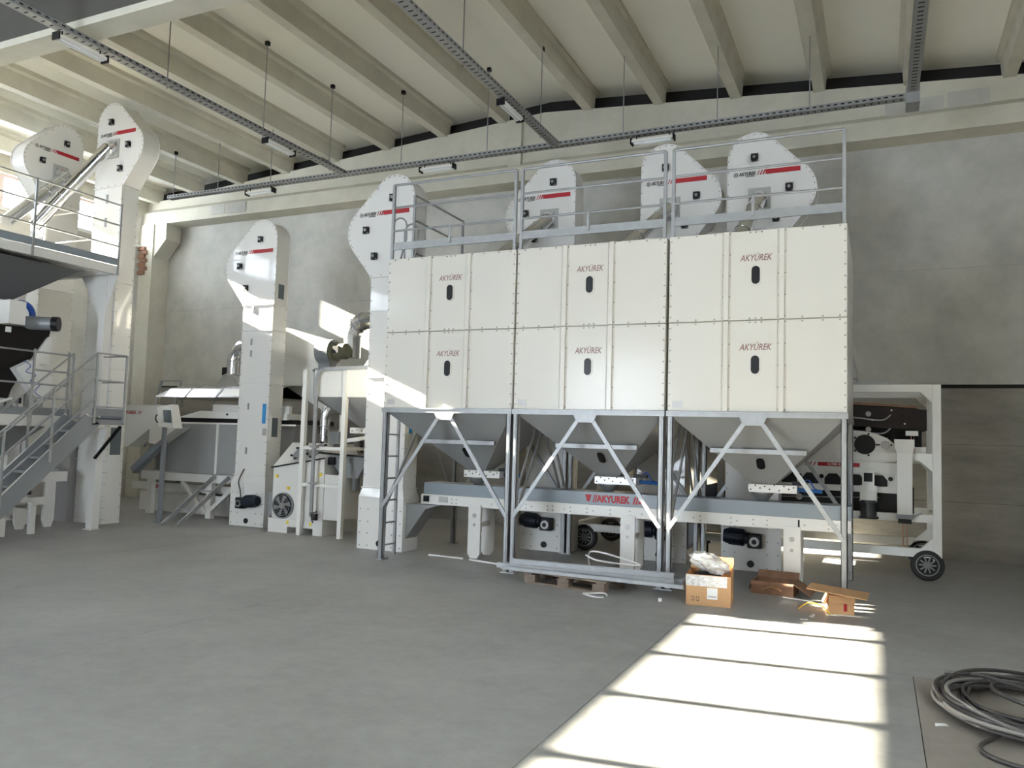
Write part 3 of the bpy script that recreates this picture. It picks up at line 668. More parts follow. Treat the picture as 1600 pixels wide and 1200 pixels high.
# tray with trapezoid openings
MB().box(-1.6, SY0+.06, 1.04, .35, SY0+.08, 1.30).build('front_tray', OFFW, t)
for i in range(6):
    x = -1.45+i*.27; MB().prism([(x,1.12),(x+.20,1.12),(x+.20,1.20),(x+.15,1.26),(x+.05,1.26),(x,1.20)], yz, SY0+.052, SY0+.062).build('opening', BLACK, t)
    MB().tube([(x+.235, SY0+.01, 1.22), (x+.235, SY0+.06, 1.22)], .028, 10).build('knob', BLACK, t)
slab(-2.2, .40, .78, 1.02, .80, 1.12, SY0+.12, SY1-.2).build('lower_box', BLACK, t)
MB().tube([(-1.3, SY0+.04, .93), (.0, SY0+.04, .98)], .009, 6).build('pull_rod', GALV, t)
for x in (-.95, -.35): MB().tube([(x, SY0+.04, .94), (x, SY0+.1, .94)], .04, 12).build('pulley', BOLT, t)
# square duct and gear motor in front
MB().box(.205, SY0-.14, .80, .375, SY0+.0, 1.55).add([(.205,SY0-.14,1.55),(.375,SY0-.14,1.55),(.375,SY0,1.55),(.205,SY0,1.55),(.175,SY0-.15,1.62),(.40,SY0-.15,1.62),(.40,SY0+.02,1.62),(.175,SY0+.02,1.62)], [(0,1,5,4),(1,2,6,5),(2,3,7,6),(3,0,4,7)]).box(.175, SY0-.15, 1.62, .40, SY0+.02, 1.72).build('discharge_duct', WHITE, t)
MB().box(.20, SY0-.145, .745, .38, SY0+.005, .80).build('duct_clamp', GREYP, t); MB().box(.215, SY0-.13, .69, .365, SY0-.01, .745).build('duct_end', BLACK, t)
MB().beam((.38,SY0-.08,.77), (.48,SY0-.10,.83), .02, .02).build('clamp_handle', GREYP, t)
for x in (.27, .31): MB().tube([(x, SY0+.05, .75), (x+.01, SY0+.05, .38)], .006, 5).build('spring_wire', PINK, t)
mt = MB().box(-.215, SY0-.13, .94, -.02, SY0, 1.13).box(-.19, SY0-.10, 1.12, -.05, SY0, 1.33).build('gear_housing', OFFW, t)
MB().box(-.17, SY0-.11, 1.18, -.07, SY0-.10, 1.29).build('gear_bearing', BLACK, mt)
MB().tube([(-.117,SY0-.06,.95),(-.117,SY0-.06,.925),(-.117,SY0-.06,.92),(-.117,SY0-.06,.75),(-.117,SY0-.06,.745),(-.117,SY0-.06,.72)], .1, 20, rs=[.11,.11,.095,.095,.115,.115]).build('motor', mat('dark_motor_steel', (.06,.065,.07), .3, .6), mt, smooth=True)
def wheel(t, x, y, r, w=.10, nm='wheel'):
    prof = [(r*.55, -w/2), (r*.9, -w/2), (r, -w*.3), (r, w*.3), (r*.9, w/2), (r*.55, w/2)]
    m_ = MB(); n = 28
    for i in range(n):
        a = 2*math.pi*i/n
        for rr, d in prof: m_.v.append(V(x+rr*math.cos(a), y+d, r+rr*math.sin(a)))
    for i in range(n):
        for j in range(len(prof)):
            a, b = i*6+j, i*6+(j+1) % 6; c, d = ((i+1) % n)*6+(j+1) % 6, ((i+1) % n)*6+j
            m_.f.append([a, b, c, d])
    wh = m_.build(nm, TIRE, t, smooth=True)
    MB().tube([(x, y-w*.28, r), (x, y+w*.28, r)], r*.56, 20).build('rim_disc', BLACK, wh)
    rim = MB().tube([(x, y-w*.45, r), (x, y, r)], r*.16, 12)
    for k in range(10):
        a = 2*math.pi*k/10; rim.beam((x+r*.15*math.cos(a), y-w*.4, r+r*.15*math.sin(a)), (x+r*.5*math.cos(a), y-w*.36, r+r*.5*math.sin(a)), .02, .012, (0,1,0))
    rim.build('rim', RIM, wh)
    MB().tube([(x+r*.66*math.cos(2*math.pi*i/20), y-w*.5, r+r*.66*math.sin(2*math.pi*i/20)) for i in range(21)], .006, 5, cap=False).build('rim_edge', BOLT, wh)
for x, y in ((.54, 11.14), (-3.9, 11.14), (.54, 12.42), (-3.9, 12.42)): wheel(t, x, y, .19)
MB().beam((.60, 11.14, .19), (.66, 11.14, .33), .05, .04).build('wheel_fork', BLACK, t)
slab(-3.7, -2.6, .48, .75, .62, .78, SY0+.1, SY1-.1).build('grain_tray', GREYP, t)
MB().beam((-3.3, SY0+.6, .25), (-2.3, SY0+.7, .45), .03, .03).build('tow_bar', GALV, t)
MB().beam((-2.17, 11.34, 0), (-2.17, 11.34, .33), .03, .03).beam((-2.21,11.34,.0),(-2.13,11.34,.0),.08,.01).box(-2.22, 11.3, .22, -2.12, 11.38, .28).build('jack_stand', BLACK, t)
# dust pipe behind the bin corner
t = thing('dust_pipe', 'galvanised pipe rising beside the outer bin corner above the sieve machine', 'pipe', (-.35, 11.7, 2.41))
MB().tube([(-.38, 11.7, 2.41), (-.38, 11.7, 2.62), (-.38, 11.7, 2.64), (-.44, 11.72, 2.9)], .1, 18, rs=[.13, .13, .12, .12]).build('pipe_body', CHROME, t, smooth=True)
MB().tube([(-.38, 11.7, 2.50), (-.38, 11.7, 2.53)], .138, 18).build('pipe_clamp', GALV, t)

# ================================================================ GREY CABINET CLEANER WITH HOOD
t = thing('grain_precleaner', 'grey cabinet grain cleaner on a white frame between tall and short elevators', 'machine', (-11.2, 11.2, 0))
PY = 10.78
MB().prism([(-12.1,PY),(-9.6,PY),(-9.3,PY+.3),(-9.3,PY+1.3),(-12.1,PY+1.3)], lambda u, w, z: (u, w, z), .80, 1.70).build('cabinet', CAB, t)
box('corner_trim', OFFW, t, -10.78, PY-.012, .80, -10.73, PY, 1.71); box('top_trim', OFFW, t, -11.9, PY-.012, 1.69, -9.0, PY, 1.72)
MB().prism([(-12.6,PY-.005),(-9.5,PY-.005),(-9.2,PY+.3),(-9.2,PY+1.4),(-12.6,PY+1.4)], lambda u, w, z: (u, w, z), .64, .79).build('white_frame', WHITE, t)
box('black_gap', BLACK, t, -11.8, PY+.05, 1.72, -9.2, PY+1.3, 1.80)
MB().prism([(-11.75,1.80),(-11.2,1.93),(-9.2,1.90),(-9.2,1.79)], yz, PY, PY+.4).build('lid', OFFW, t)
MB().prism([(-10.95,1.93),(-10.95,2.05),(-9.2,2.03),(-9.2,1.90)], yz, PY+.05, PY+.12).build('lid_upstand', WHITE, t)
for x in (-10.55, -10.2): MB().tube([(x, PY-.01, 1.87), (x, PY, 1.87)], .02, 10).build('hole', BLACK, t)
for x in (-12.5, -11.0, -9.3):
    for y in (PY+.05, PY+1.5): box('leg', OFFW, t, x, y, 0, x+.12, y+.10, .64)
MB().beam((-11.6,PY+.06,.62),(-11.0,PY+.06,.1),.07,.05,(0,1,0)).build('strut', OFFW, t); MB().beam((-10.3,PY+.06,.62),(-10.9,PY+.06,.15),.07,.05,(0,1,0)).build('strut', OFFW, t)
# inlet hopper with lettering
ih = MB().prism([(-13.0,2.0),(-11.75,2.0),(-11.75,1.62),(-11.35,1.62),(-11.9,1.30),(-12.05,1.32),(-12.05,1.58),(-12.6,1.23),(-13.0,1.23)], yz, PY-.35, PY-.05).build('inlet_hopper', OFFW, t)
MB().box(-13.02, PY-.37, 1.985, -11.73, PY-.03, 2.01).build('hopper_rim', WHITE, ih)
text('lettering', 'AKYUREK', .085, (-12.82, PY-.355, 1.84), (1,0,0), (0,0,1), RED2, ih, bold=.003, width=.42)
text('lettering', '///', .085, (-12.37, PY-.355, 1.84), (1,0,0), (0,0,1), RED2, ih, bold=.003, width=.10)
MB().beam((-12.55, PY-.2, .80), (-11.85, PY-.2, 1.36), .13, .14, (0,1,0)).build('slide_chute', BLUG, t)
box('under_beam', OFFW, t, -13.2, PY+.3, .42, -10.0, PY+.36, .56)
text('lettering', 'REK //K', .08, (-12.6, PY+.295, .46), (1,0,0), (0,0,1), RED2, t, bold=.003, width=.3)
MB().box(-13.2, PY+.5, .0, -10.9, PY+1.3, .36).build('lower_bin', OFFW, t)
# hood
t = thing('extraction_hood', 'shiny rounded extraction hood hanging above the grey cabinet machine', 'hood', (-11, 11.3, 2.2))
hp_ = [(math.cos(R(a)), math.sin(R(a))) for a in range(0, 91, 15)]
hd = MB()
x0, x1 = -12.25, -9.35
k0 = [(PY-.15, 2.17), (PY-.13, 2.20), (PY+.0, 2.33), (PY+.25, 2.40), (PY+.8, 2.42), (PY+1.2, 2.36), (PY+1.35, 2.17)]
n = len(k0)
hd.add([(x0+.0, y, 2.17) for y, z in k0]+[(x0+.28, y, z) for y, z in k0]+[(x1, y, z) for y, z in k0],
       [(i, i+1, i+1+n, i+n) for i in range(n-1)]+[(i+n, i+1+n, i+1+2*n, i+2*n) for i in range(n-1)]+[(0,n-1,2*n-1,n),(n,2*n-1,3*n-1,2*n)])
hd.build('hood_shell', mat('brushed_steel_hood', (.60,.61,.63), .22, 1), t)
for x in (-11.45, -10.7): MB().add([(x, y-.004, z+.006) for y, z in k0]+[(x+.04, y-.004, z+.006) for y, z in k0], [(i, i+1, i+1+n, i+n) for i in range(n-1)]).build('seam_band', GALV, t)
for x in (-12.0, -11.2, -10.2): MB().beam((x, PY+.3, 2.0), (x, PY+.3, 2.2), .02, .02).build('support', GALV, t)
# elbow duct out of the hood
t = thing('exhaust_elbow', 'shiny elbow duct rising from the hood beside the lone short elevator', 'duct', (-10.6, 11.2, 2.4))
ax, ay = -10.75, PY+.30
MB().prism([(-.30, 0), (.30, 0), (.10, .24), (-.10, .24)], lambda u, w, d: (ax+u, ay+d, 2.37+w), -.12, .15).build('transition', CHROME, t)
pts = [(ax, ay, 2.55), (ax, ay, 2.85)]+[(ax+.30-.30*math.cos(R(a)), ay, 2.85+.30*math.sin(R(a))) for a in range(0, 91, 15)][1:]+[(-9.75, ay+.03, 3.15)]
MB().tube(pts, .12, 16).build('duct_pipe', CHROME, t, smooth=True)
for q in ((ax, ay, 2.60), (ax, ay, 2.84)): MB().tube([q, (q[0], q[1], q[2]+.02)], .13, 16).build('pipe_clamp', GALV, t)
MB().tube([(ax+.3, ay, 3.15), (ax+.32, ay, 3.15)], .13, 16).build('pipe_clamp', GALV, t)
MB().beam((ax-.16, ay-.05, 2.60), (ax-.16, ay-.05, 2.74), .09, .05).build('damper_handle', BLACK, t)
# control panel on its post
t = thing('control_panel', 'tilted white control panel on a grey steel post before the grey cabinet', 'control panel', (-11.08, 9.9, 0))
MB().box(-11.12, 9.88, .01, -11.04, 9.92, 1.75).box(-11.18, 9.82, 0, -10.98, 9.98, .01).build('post', GREYP, t)
pb = MB().hexa([(-11.0,9.70,1.62),(-10.72,9.75,1.60),(-10.72,9.95,1.60),(-11.0,9.95,1.62)], [(-11.18,9.80,1.95),(-10.88,9.84,2.0),(-10.88,9.98,2.0),(-11.18,9.98,1.95)]).build('panel_box', WHITE, t)
MB().hexa([(-10.90,9.715,1.70),(-10.76,9.74,1.69),(-10.76,9.75,1.69),(-10.90,9.73,1.70)], [(-11.00,9.77,1.90),(-10.86,9.795,1.90),(-10.86,9.81,1.90),(-11.00,9.785,1.90)]).build('display', SCREEN, pb)
MB().tube(bez([(-11.12,9.9,1.68),(-11.25,9.88,1.70),(-11.28,9.88,1.80),(-11.15,9.9,1.86)], 6), .014, 6).build('cable_loop', CABLE, t)
# leaning step ladder and tall ladder behind
t = thing('step_ladder', 'short white steel ladder leaning on the white frame of the grey cabinet', 'ladder', (-10.6, 9.9, 0))
for dx in (0, .34): MB().beam((-10.72+dx, 9.62, 0), (-10.72+dx, 10.73, .76), .07, .025, (1,0,0)).build('stile', GALV, t)
for k in (.33, .70): MB().beam((-10.72, 9.62+1.11*k, .76*k), (-10.38, 9.62+1.11*k, .76*k), .06, .02).build('step', GALV, t)
t = thing('roof_ladder', 'dark steel ladder standing behind the red-lettered inlet hopper', 'ladder', (-13.5, 12.2, 1.2))
for dx in (0, .55): MB().beam((-14.0+dx, 12.35, 2.6), (-13.8+dx, 11.85, 1.2), .05, .03).build('stile', GREYP, t)
for z in (1.4, 1.75, 2.1, 2.45, 2.6): MB().beam((-13.97+(2.5-z)*.13, 12.3-(2.5-z)*.33, z), (-13.45+(2.5-z)*.13, 12.3-(2.5-z)*.33, z), .03, .02).build('rung', GREYP, t)
MB().box(-14.0, 12.3, 0, -13.95, 12.4, 1.25).box(-13.4, 12.3, 0, -13.35, 12.4, 1.25).build('stand', GREYP, t)

# ================================================================ DESTONER WITH FAN
t = thing('destoner', 'low white destoner machine with a round fan grille near the floor', 'machine', (-8.3, 10.5, 0))
DX0, DX1, DY0, DY1 = -8.82, -7.80, 10.08, 10.98
MB().box(DX0-.05, DY0-.02, .10, DX1, DY1, .22).box(DX0-.05, DY0-.02, 0, -8.48, DY1, .10).box(-8.30, DY0-.02, 0, -8.18, DY1, .10).box(-7.98, DY0-.02, 0, DX1, DY1, .10).build('skid', WHITE, t)
MB().hexa([(DX0,DY0,.22),(DX1-.02,DY0,.22),(DX1-.02,DY1,.22),(DX0,DY1,.22)], [(DX0,DY0,1.02),(DX1-.02,DY0,1.20),(DX1-.02,DY1,1.20),(DX0,DY1,1.02)]).build('body', WHITE, t)
ld = MB().hexa([(DX0-.02,DY0-.02,1.02),(DX1,DY0-.02,1.20),(DX1,DY1,1.20),(DX0,DY1,1.02)], [(DX0+.02,DY0+.40,1.42),(DX1-.15,DY0+.40,1.42),(DX1-.15,DY1,1.42),(DX0+.02,DY1,1.42)]).build('sloping_lid', WHITE, t)
MB().beam((DX0-.02,DY0-.03,1.02), (DX1,DY0-.03,1.20), .02, .025, (0,1,0)).build('rubber_seal', BLACK, ld)
def lidp(u, w, a):   # a point on the sloping lid
    return V(DX0+.30+u*.8, DY0-.02+w*.42, 1.075+u*.09+w*.36+a)
for c0 in (.1, .48):
    MB().prism([(c0+.17*math.cos(R(a)), .48+.30*math.sin(R(a))) for a in range(30, 390, 60)], lidp, .012, .03).build('lid_window', GREYP, ld)
    q = MB()
    for a in range(30, 390, 60): p_ = lidp(c0+.18*math.cos(R(a)), .48+.32*math.sin(R(a)), .03); q.box(p_.x-.018, p_.y-.018, p_.z-.01, p_.x+.018, p_.y+.018, p_.z+.02)
    stuff(q.build('lid_clamps', BLACK, ld))
fx, fz = -8.585, .425
rg = MB().tube([(fx, DY0-.035, fz), (fx, DY0, fz)], .205, 28).build('fan_ring', GREYP, t)
MB().tube([(fx, DY0-.037, fz), (fx, DY0-.03, fz)], .185, 28).build('fan_opening', BLACK, rg)
for k in range(6):
    a = R(k*60+12); MB().add([(fx+.05*math.cos(a), DY0-.039, fz+.05*math.sin(a)), (fx+.17*math.cos(a-.25), DY0-.041, fz+.17*math.sin(a-.25)), (fx+.17*math.cos(a+.2), DY0-.050, fz+.17*math.sin(a+.2)), (fx+.05*math.cos(a+.6), DY0-.045, fz+.05*math.sin(a+.6))], [(0,1,2,3)]).build('fan_blade', GREYP, rg)
MB().tube([(fx, DY0-.055, fz), (fx, DY0-.03, fz)], .05, 14).build('fan_hub', BOLT, rg)
gr = MB()
for rr in (.08, .12, .155): gr.tube([(fx+rr*math.cos(R(a)), DY0-.058, fz+rr*math.sin(R(a))) for a in range(0, 361, 15)], .003, 4, cap=False)
stuff(gr.build('fan_grille', BOLT, rg))
for x, z in ((-8.76, .86), (-8.50, .145), (-8.05, .145), (-7.90, .92), (-8.52, .68)): box('warning_sticker', YEL, t, x, DY0-.024, z, x+.045, DY0-.001 if z > .2 else DY0-.02, z+.05)
# side face details (facing +x)
hm = box('side_hatch', GREYP, t, DX1-.022, 10.22, .24, DX1-.005, 10.52, .60)
for y in (10.24, 10.50):
    for z in (.26, .58): MB().tube([(DX1-.005, y, z), (DX1+.02, y, z)], .02, 8).build('hatch_knob', BLACK, hm)
box('side_plate', OFFW, t, DX1-.022, 10.56, .32, DX1-.003, 10.78, .54)
gl = MB().box(DX1-.02, 10.40, .14, DX1+.0, 10.44, .20)
box('control_box', WHITE, t, DX1-.02, 10.1, .25, DX1+.25, 10.85, .95)
hk = MB().tube([(DX1-.15, DY0-.03, .24), (DX1-.15, DY0-.03, .34)], .05, 12).build('cap', BLACK, t)
# hopper scoop on top
MB().hexa([(-7.62,10.30,.90),(-7.35,10.30,.90),(-7.35,10.6,.90),(-7.62,10.6,.90)], [(-7.85,10.2,1.20),(-7.1,10.2,1.20),(-7.1,10.85,1.20),(-7.85,10.85,1.20)]).build('scoop', HOPP, t)
box('scoop_opening', BLACK, t, -7.95, 10.15, 1.10, -7.70, 10.2, 1.22)
MB().tube([(-7.45, 10.4, .90), (-7.45, 10.4, .70)], .06, 12).build('scoop_neck', GREYP, t)
box('deck_frame', GREYP, t, -7.85, 10.2, 1.205, -7.05, 10.95, 1.25)
for p_, q_ in (((-7.9,10.1,1.28),(-7.0,10.15,1.24)),): MB().beam(p_, q_, .03, .03).build('cross_bar', BLACK, t)
# suction pipe from the lid
t = thing('suction_pipe', 'short vertical shiny pipe standing on the sloping lid of the destoner', 'pipe', (-8.3, 10.7, 1.42))
MB().tube([(-8.33,10.7,1.43),(-8.33,10.7,1.85),(-8.30,10.72,1.97),(-8.20,10.78,2.05),(-8.0,10.85,2.10)], .085, 16).build('pipe_body', CHROME, t, smooth=True)
for z in (1.55, 1.70, 1.82): MB().tube([(-8.33,10.7,z),(-8.33,10.7,z+.015)], .092, 16).build('pipe_clamp', GALV, t)

# ================================================================ HOPPER BIN ON WHITE STAND
t = thing('feed_hopper', 'white feed hopper on a tall white leg stand above the destoner', 'hopper', (-7.6, 10.5, 0))
HX0, HX1, HY0, HY1 = -8.24, -6.72, 10.0, 11.2
oct_ = [(HX0+.25,HY0),(HX1-.2,HY0),(HX1,HY0+.2),(HX1,HY1-.2),(HX1-.2,HY1),(HX0+.25,HY1),(HX0,HY1-.2),(HX0,HY0+.25)]
MB().prism(oct_, lambda u, w, z: (u, w, z), 2.15, 2.58).build('bin_body', OFFW, t)
hx, hy = -7.28, 10.6
bt = [(hx+(x-hx)*.22, hy+(y-hy)*.22) for x, y in oct_]
m_ = MB(); n = 8
m_.add([(x, y, 2.15) for x, y in oct_]+[(x, y, 1.70) for x, y in bt], [(i, (i+1) % 8, (i+1) % 8+8, i+8) for i in range(8)]+[tuple(range(8, 16))])
m_.build('cone', CAB, t)
MB().prism([(hx+(x-hx)*1.03, hy+(y-hy)*1.03) for x, y in oct_], lambda u, w, z: (u, w, z), 2.575, 2.60).build('rim', GREYP, t)
for x, y in oct_[:4]: MB().beam((x, y-.005, 2.15), (x, y-.005, 2.58), .04, .02).build('corner_strip', WHITE, t)
for x in (-8.19, -7.42):
    for y in (10.0, 11.05): MB().box(x-.035, y-.035, 0, x+.035, y+.035, 2.58 if y < 10.5 else 2.15).build('leg', OFFW, t)
for z in (.76, 1.33):
    box('cross_rail', OFFW, t, -8.16, 9.975, z, -7.45, 10.02, z+.05); box('cross_rail', OFFW, t, -8.16, 11.03, z, -7.45, 11.07, z+.05)
    if z > 1: box('cross_rail', OFFW, t, -7.44, 10.04, z, -7.40, 11.01, z+.05)
sgf = box('slide_gate', OFFW, t, -7.62, 10.42, 1.60, -6.95, 10.78, 1.69)
q = MB()
for i in range(7): q.box(-7.58+.09*i, 10.415, 1.63+.02*(i % 2), -7.565+.09*i, 10.42, 1.645+.02*(i % 2))
stuff(q.build('gate_holes', BLACK, sgf))
MB().beam((-7.85,10.5,1.46), (-7.15,10.5,1.56), .07, .06).build('feeder_arm', OFFW, t)
MB().box(-8.0, 10.4, 1.42, -7.82, 10.8, 1.62).build('feeder_box', GREYP, t)
for x in (-7.45, -7.3): MB().tube([(x, 10.5, 1.52), (x+.02, 10.5, 1.30)], .03, 8).build('vibrator', BLACK, t)
t = thing('vertical_cable_tray', 'slim vertical cable tray curving over the top of the white feed hopper', 'cable tray', (-7.95, 9.93, 0))
tp = [(-7.93, 9.94, .30), (-7.93, 9.94, 2.40)]+[(-7.93+.16-.16*math.cos(R(a)), 9.94, 2.42+.16*math.sin(R(a))) for a in (15, 35, 55, 75, 90)]+[(-7.0, 9.97, 2.60), (-6.7, 9.97, 2.59)]
for i in range(len(tp)-1): MB().beam(tp[i], tp[i+1], .055, .03, (0,1,0)).build('tray_piece', GALV, t)
for k in range(5): MB().tube([(-7.93,9.93,.36),(-7.88+.02*k,9.90,.26+.03*k),(-7.84+.012*k,9.88,.22+.045*k)], .010, 5).build('cable_end', CABLE, t)
for z in (1.36, .80): box('tray_clamp', GALV, t, -7.98, 9.90, z, -7.85, 9.96, z+.03)

# ================================================================ RISING DUCT, FAN AND SPOUTS BEHIND
t = thing('white_air_duct', 'wide white slanting air duct between the lone short elevator and blower', 'duct', (-9.4, 11.8, 3.2))
MB().hexa([(-10.1,11.4,3.02),(-9.0,11.4,2.80),(-9.0,11.8,2.80),(-10.1,11.8,3.02)], [(-10.1,11.4,3.55),(-9.0,11.4,3.26),(-9.0,11.8,3.26),(-10.1,11.8,3.55)]).build('duct_body', WHITE, t)
MB().hexa([(-10.0,11.45,2.5),(-9.0,11.45,2.0),(-9.0,11.8,2.0),(-10.0,11.8,2.5)], [(-10.0,11.45,3.04),(-9.0,11.45,2.82),(-9.0,11.8,2.82),(-10.0,11.8,3.04)]).build('lower_casing', OFFW, t)
t = thing('blower', 'grey centrifugal blower with an olive motor above the feed hopper', 'fan', (-8.7, 11.4, 2.8))
MB().tube([(-8.98,11.35,3.02),(-8.70,11.35,3.02)], .22, 22).box(-8.96,11.25,2.72,-8.72,11.45,2.95).build('blower_housing', GREYP, t)
MB().tube([(-8.70,11.32,3.02),(-8.63,11.32,3.02),(-8.62,11.32,3.02),(-8.42,11.32,3.02),(-8.38,11.32,3.02)], .13, 18, rs=[.17,.17,.14,.14,.11]).build('motor', mat('olive_motor_paint', (.10,.10,.06), .5), t, smooth=True)
MB().box(-8.60,11.16,2.98,-8.48,11.2,3.10).build('terminal_box', BLACK, t)
MB().box(-9.0,11.2,2.62,-8.35,11.6,2.70).beam((-8.85,11.3,2.62),(-8.85,11.3,.0),.05,.05).beam((-8.45,11.3,2.62),(-8.45,11.3,.0),.05,.05).build('blower_stand', OFFW, t)
t = thing('round_elbow_duct', 'large shiny segmented elbow duct catching sunlight by the end wall', 'duct', (-8.3, 11.7, 3.4))
pts = [(-8.62,11.75,2.95),(-8.62,11.75,3.30)]+[(-8.62+.30-.30*math.cos(R(a)), 11.75, 3.32+.30*math.sin(R(a))) for a in range(15, 91, 15)]+[(-7.2,11.75,3.64)]
MB().tube(pts, .155, 18).build('duct_pipe', CHROME, t)
for i in (2, 4, 6): MB().tube([Vector(pts[i])-(Vector(pts[i+1])-Vector(pts[i]))*.1, Vector(pts[i])+(Vector(pts[i+1])-Vector(pts[i]))*.15], .162, 18).build('seam_ring', GALV, t)
t = thing('twin_spout', 'pair of parallel shiny spouts slanting down onto the feed hopper rim', 'spout', (-7.6, 10.8, 2.6))
for dx in (0, .13): MB().tube([(-7.62+dx,10.75,2.63),(-6.92+dx,10.9,3.75)], .05, 12).build('spout_pipe', CHROME, t, smooth=True)
MB().box(-7.72,10.68,2.60,-7.40,10.84,2.65).build('spout_base', GALV, t)

# ================================================================ PLATFORM, STAIRS AND SORTER
def rails(t, x, y0, y1, zd, posts, zs=(1.0, .52), m_=GALV):
    for z in zs: MB().tube([(x, y0, zd+z), (x, y1, zd+z)], .014, 8).build('rail', m_, t, smooth=True)
    for y in posts: MB().beam((x, y, zd-.12), (x, y, zd+1.0), .026, .026).build('post', m_, t)
t = thing('upper_platform', 'high steel platform with railing in front of the tallest elevator head', 'platform', (-11.8, 6.9, 0))
ux = -10.80
MB().box(ux-.02, 6.45, 4.11, ux, 8.55, 4.22).build('toe_board', BLUG, t)
MB().box(ux-.08, 6.45, 3.97, ux+.0, 8.62, 4.10).box(-13.3, 8.50, 3.97, ux-.08, 8.62, 4.10).build('edge_beam', WHITE, t)
MB().box(-13.3, 6.45, 4.05, ux-.081, 8.49, 4.09).build('deck', OFFW, t)
rails(t, ux+.01, 6.45, 8.58, 4.08, (6.47, 7.18, 8.56), (.98, .66, .33))
for z in (.98, .5): MB().tube([(ux, 8.58, 4.08+z), (-12.6, 8.58, 4.08+z)], .013, 8).build('rail', OFFW, t, smooth=True)
MB().beam((-12.6, 8.58, 4.0), (-12.6, 8.58, 5.06), .03, .03).build('post', OFFW, t)
box('wall_screen', OFFW, t, -13.2, 6.9, 4.1, -13.1, 8.5, 4.75)
for x, y in ((-11.08, 8.62), (-13.2, 8.62)): 
    MB().box(x-.07, y-.06, .01, x+.07, y+.06, 3.97).box(x-.1, y-.09, 0, x+.1, y+.09, .01).build('column', WHITE, t)
for z, zb in ((3.97, 3.3), (1.56, .95)):
    MB().prism([(-11.15, z), (-11.62, z), (-11.15, zb)], yz, 8.575, 8.605).build('gusset', WHITE, t)
    MB().prism([(-11.01, z), (-10.80, z), (-11.01, zb+.1)], yz, 8.575, 8.605).build('gusset', WHITE, t)
t = thing('platform_hopper', 'dark grey hopper hanging below the high steel platform', 'hopper', (-12, 7.2, 3.5))
MB().hexa([(-12.25,7.15,3.44),(-11.85,7.15,3.44),(-11.85,7.6,3.44),(-12.25,7.6,3.44)], [(-13.0,6.5,3.96),(-11.1,6.5,3.96),(-11.1,8.15,3.96),(-13.0,8.15,3.96)]).build('hopper_shell', mat('dark_grey_paint', (.11,.112,.112), .5), t)
MB().box(-12.25,7.15,3.30,-11.85,7.6,3.44).build('hopper_neck', OFFW, t)

t = thing('lower_platform', 'steel work platform with railing carrying the black optical sorter', 'platform', (-12, 7.0, 0))
lx = -11.0; DZ = 1.68
MB().box(-13.5, 4.8, DZ+.02, lx-.02, 8.05, DZ+.05).build('deck', BLUG, t)
MB().box(lx-.02, 4.8, DZ+.05, lx, 8.05, DZ+.16).build('toe_board', GREYP, t)
MB().box(lx-.08, 4.8, DZ-.10, lx+.01, 8.05, DZ+.05).box(-13.5, 7.97, DZ-.10, lx-.08, 8.05, DZ+.02).build('edge_beam', WHITE, t)
rails(t, lx+.015, 4.8, 8.0, DZ, (5.7, 7.99), (.96, .50))
rails(t, lx+.015, 7.45, 7.98, DZ, (7.45,), (.70, .30))
for x, y in ((-11.06, 5.0), (-13.45, 5.0), (-13.45, 7.95)): box('column', WHITE, t, x-.05, y-.05, 0, x+.05, y+.05, DZ-.10)
t = thing('steel_staircase', 'grey steel staircase with tube handrails climbing to a small landing', 'staircase', (-10.8, 7.6, 0))
sx0, sx1 = -11.02+.10, -10.42
LZ = 1.72; LY0, LY1 = 8.02, 8.52
MB().box(sx0, LY0, LZ-.02, sx1, LY1, LZ).build('landing_plate', BLUG, t)
MB().box(sx1-.012, LY0-.02, LZ-.10, sx1+.0, LY1+.02, LZ-.005).box(sx1-.012, LY0-.02, LZ+.03, sx1, LY1+.02, LZ+.14).box(sx0, LY1, LZ-.10, sx1, LY1+.03, LZ+.14).build('landing_edge', GREYP, t)
MB().beam((sx1-.02, LY1-.02, LZ-.12), (-11.0, 8.53, 1.10), .04, .03).build('landing_strut', BLACK, t)
slope = .88; yb = LY0-LZ/slope
def zs_(y): return LZ-(LY0-y)*slope
for x in (sx0, sx1-.03):
    MB().hexa([(x,yb+.02,0),(x+.03,yb+.02,0),(x+.03,yb+.32,.0),(x,yb+.32,.0)], [(x,LY0-.12,LZ-.02+.06),(x+.03,LY0-.12,LZ-.02+.06),(x+.03,LY0+.12,LZ-.10),(x,LY0+.12,LZ-.10)]).build('stringer', GREYP, t)
    MB().beam((x+.015, yb+.02, .015), (x+.015, LY0-.08, LZ+.04), .045, .012, (1,0,0)).build('stringer_flange', OFFW, t)
for k in range(8):
    z = LZ*(k+1)/9; y = LY0-(LZ-z)/slope
    MB().box(sx0+.031, y-.02, z-.025, sx1-.031, y+.21, z).build('tread', GREYP, t)
for x in (sx0+.0, sx1+.012):
    for off in (.95, .60, .28):
        MB().tube([(x, yb+.1, zs_(yb+.1)+off), (x, LY0+.0, LZ+off)], .014, 8).build('handrail', GALV, t, smooth=True)
    for y in (yb+.15, 6.72, 7.38, LY0): MB().beam((x, y, zs_(y)-.08), (x, y, zs_(y)+.95), .026, .026).build('rail_post', GALV, t)
x = sx1+.012
for z in (.95, .55, .16): MB().tube([(x, LY0, LZ+z), (x, LY1, LZ+z)], .013, 8).build('landing_rail', GALV, t, smooth=True)
MB().beam((x, LY1, LZ-.08), (x, LY1, LZ+.95), .026, .026).build('rail_post', GALV, t)
for z in (.95, .55): MB().tube([(x, LY1, LZ+z), (sx0, LY1, LZ+z)], .013, 8).build('landing_rail', GALV, t, smooth=True)
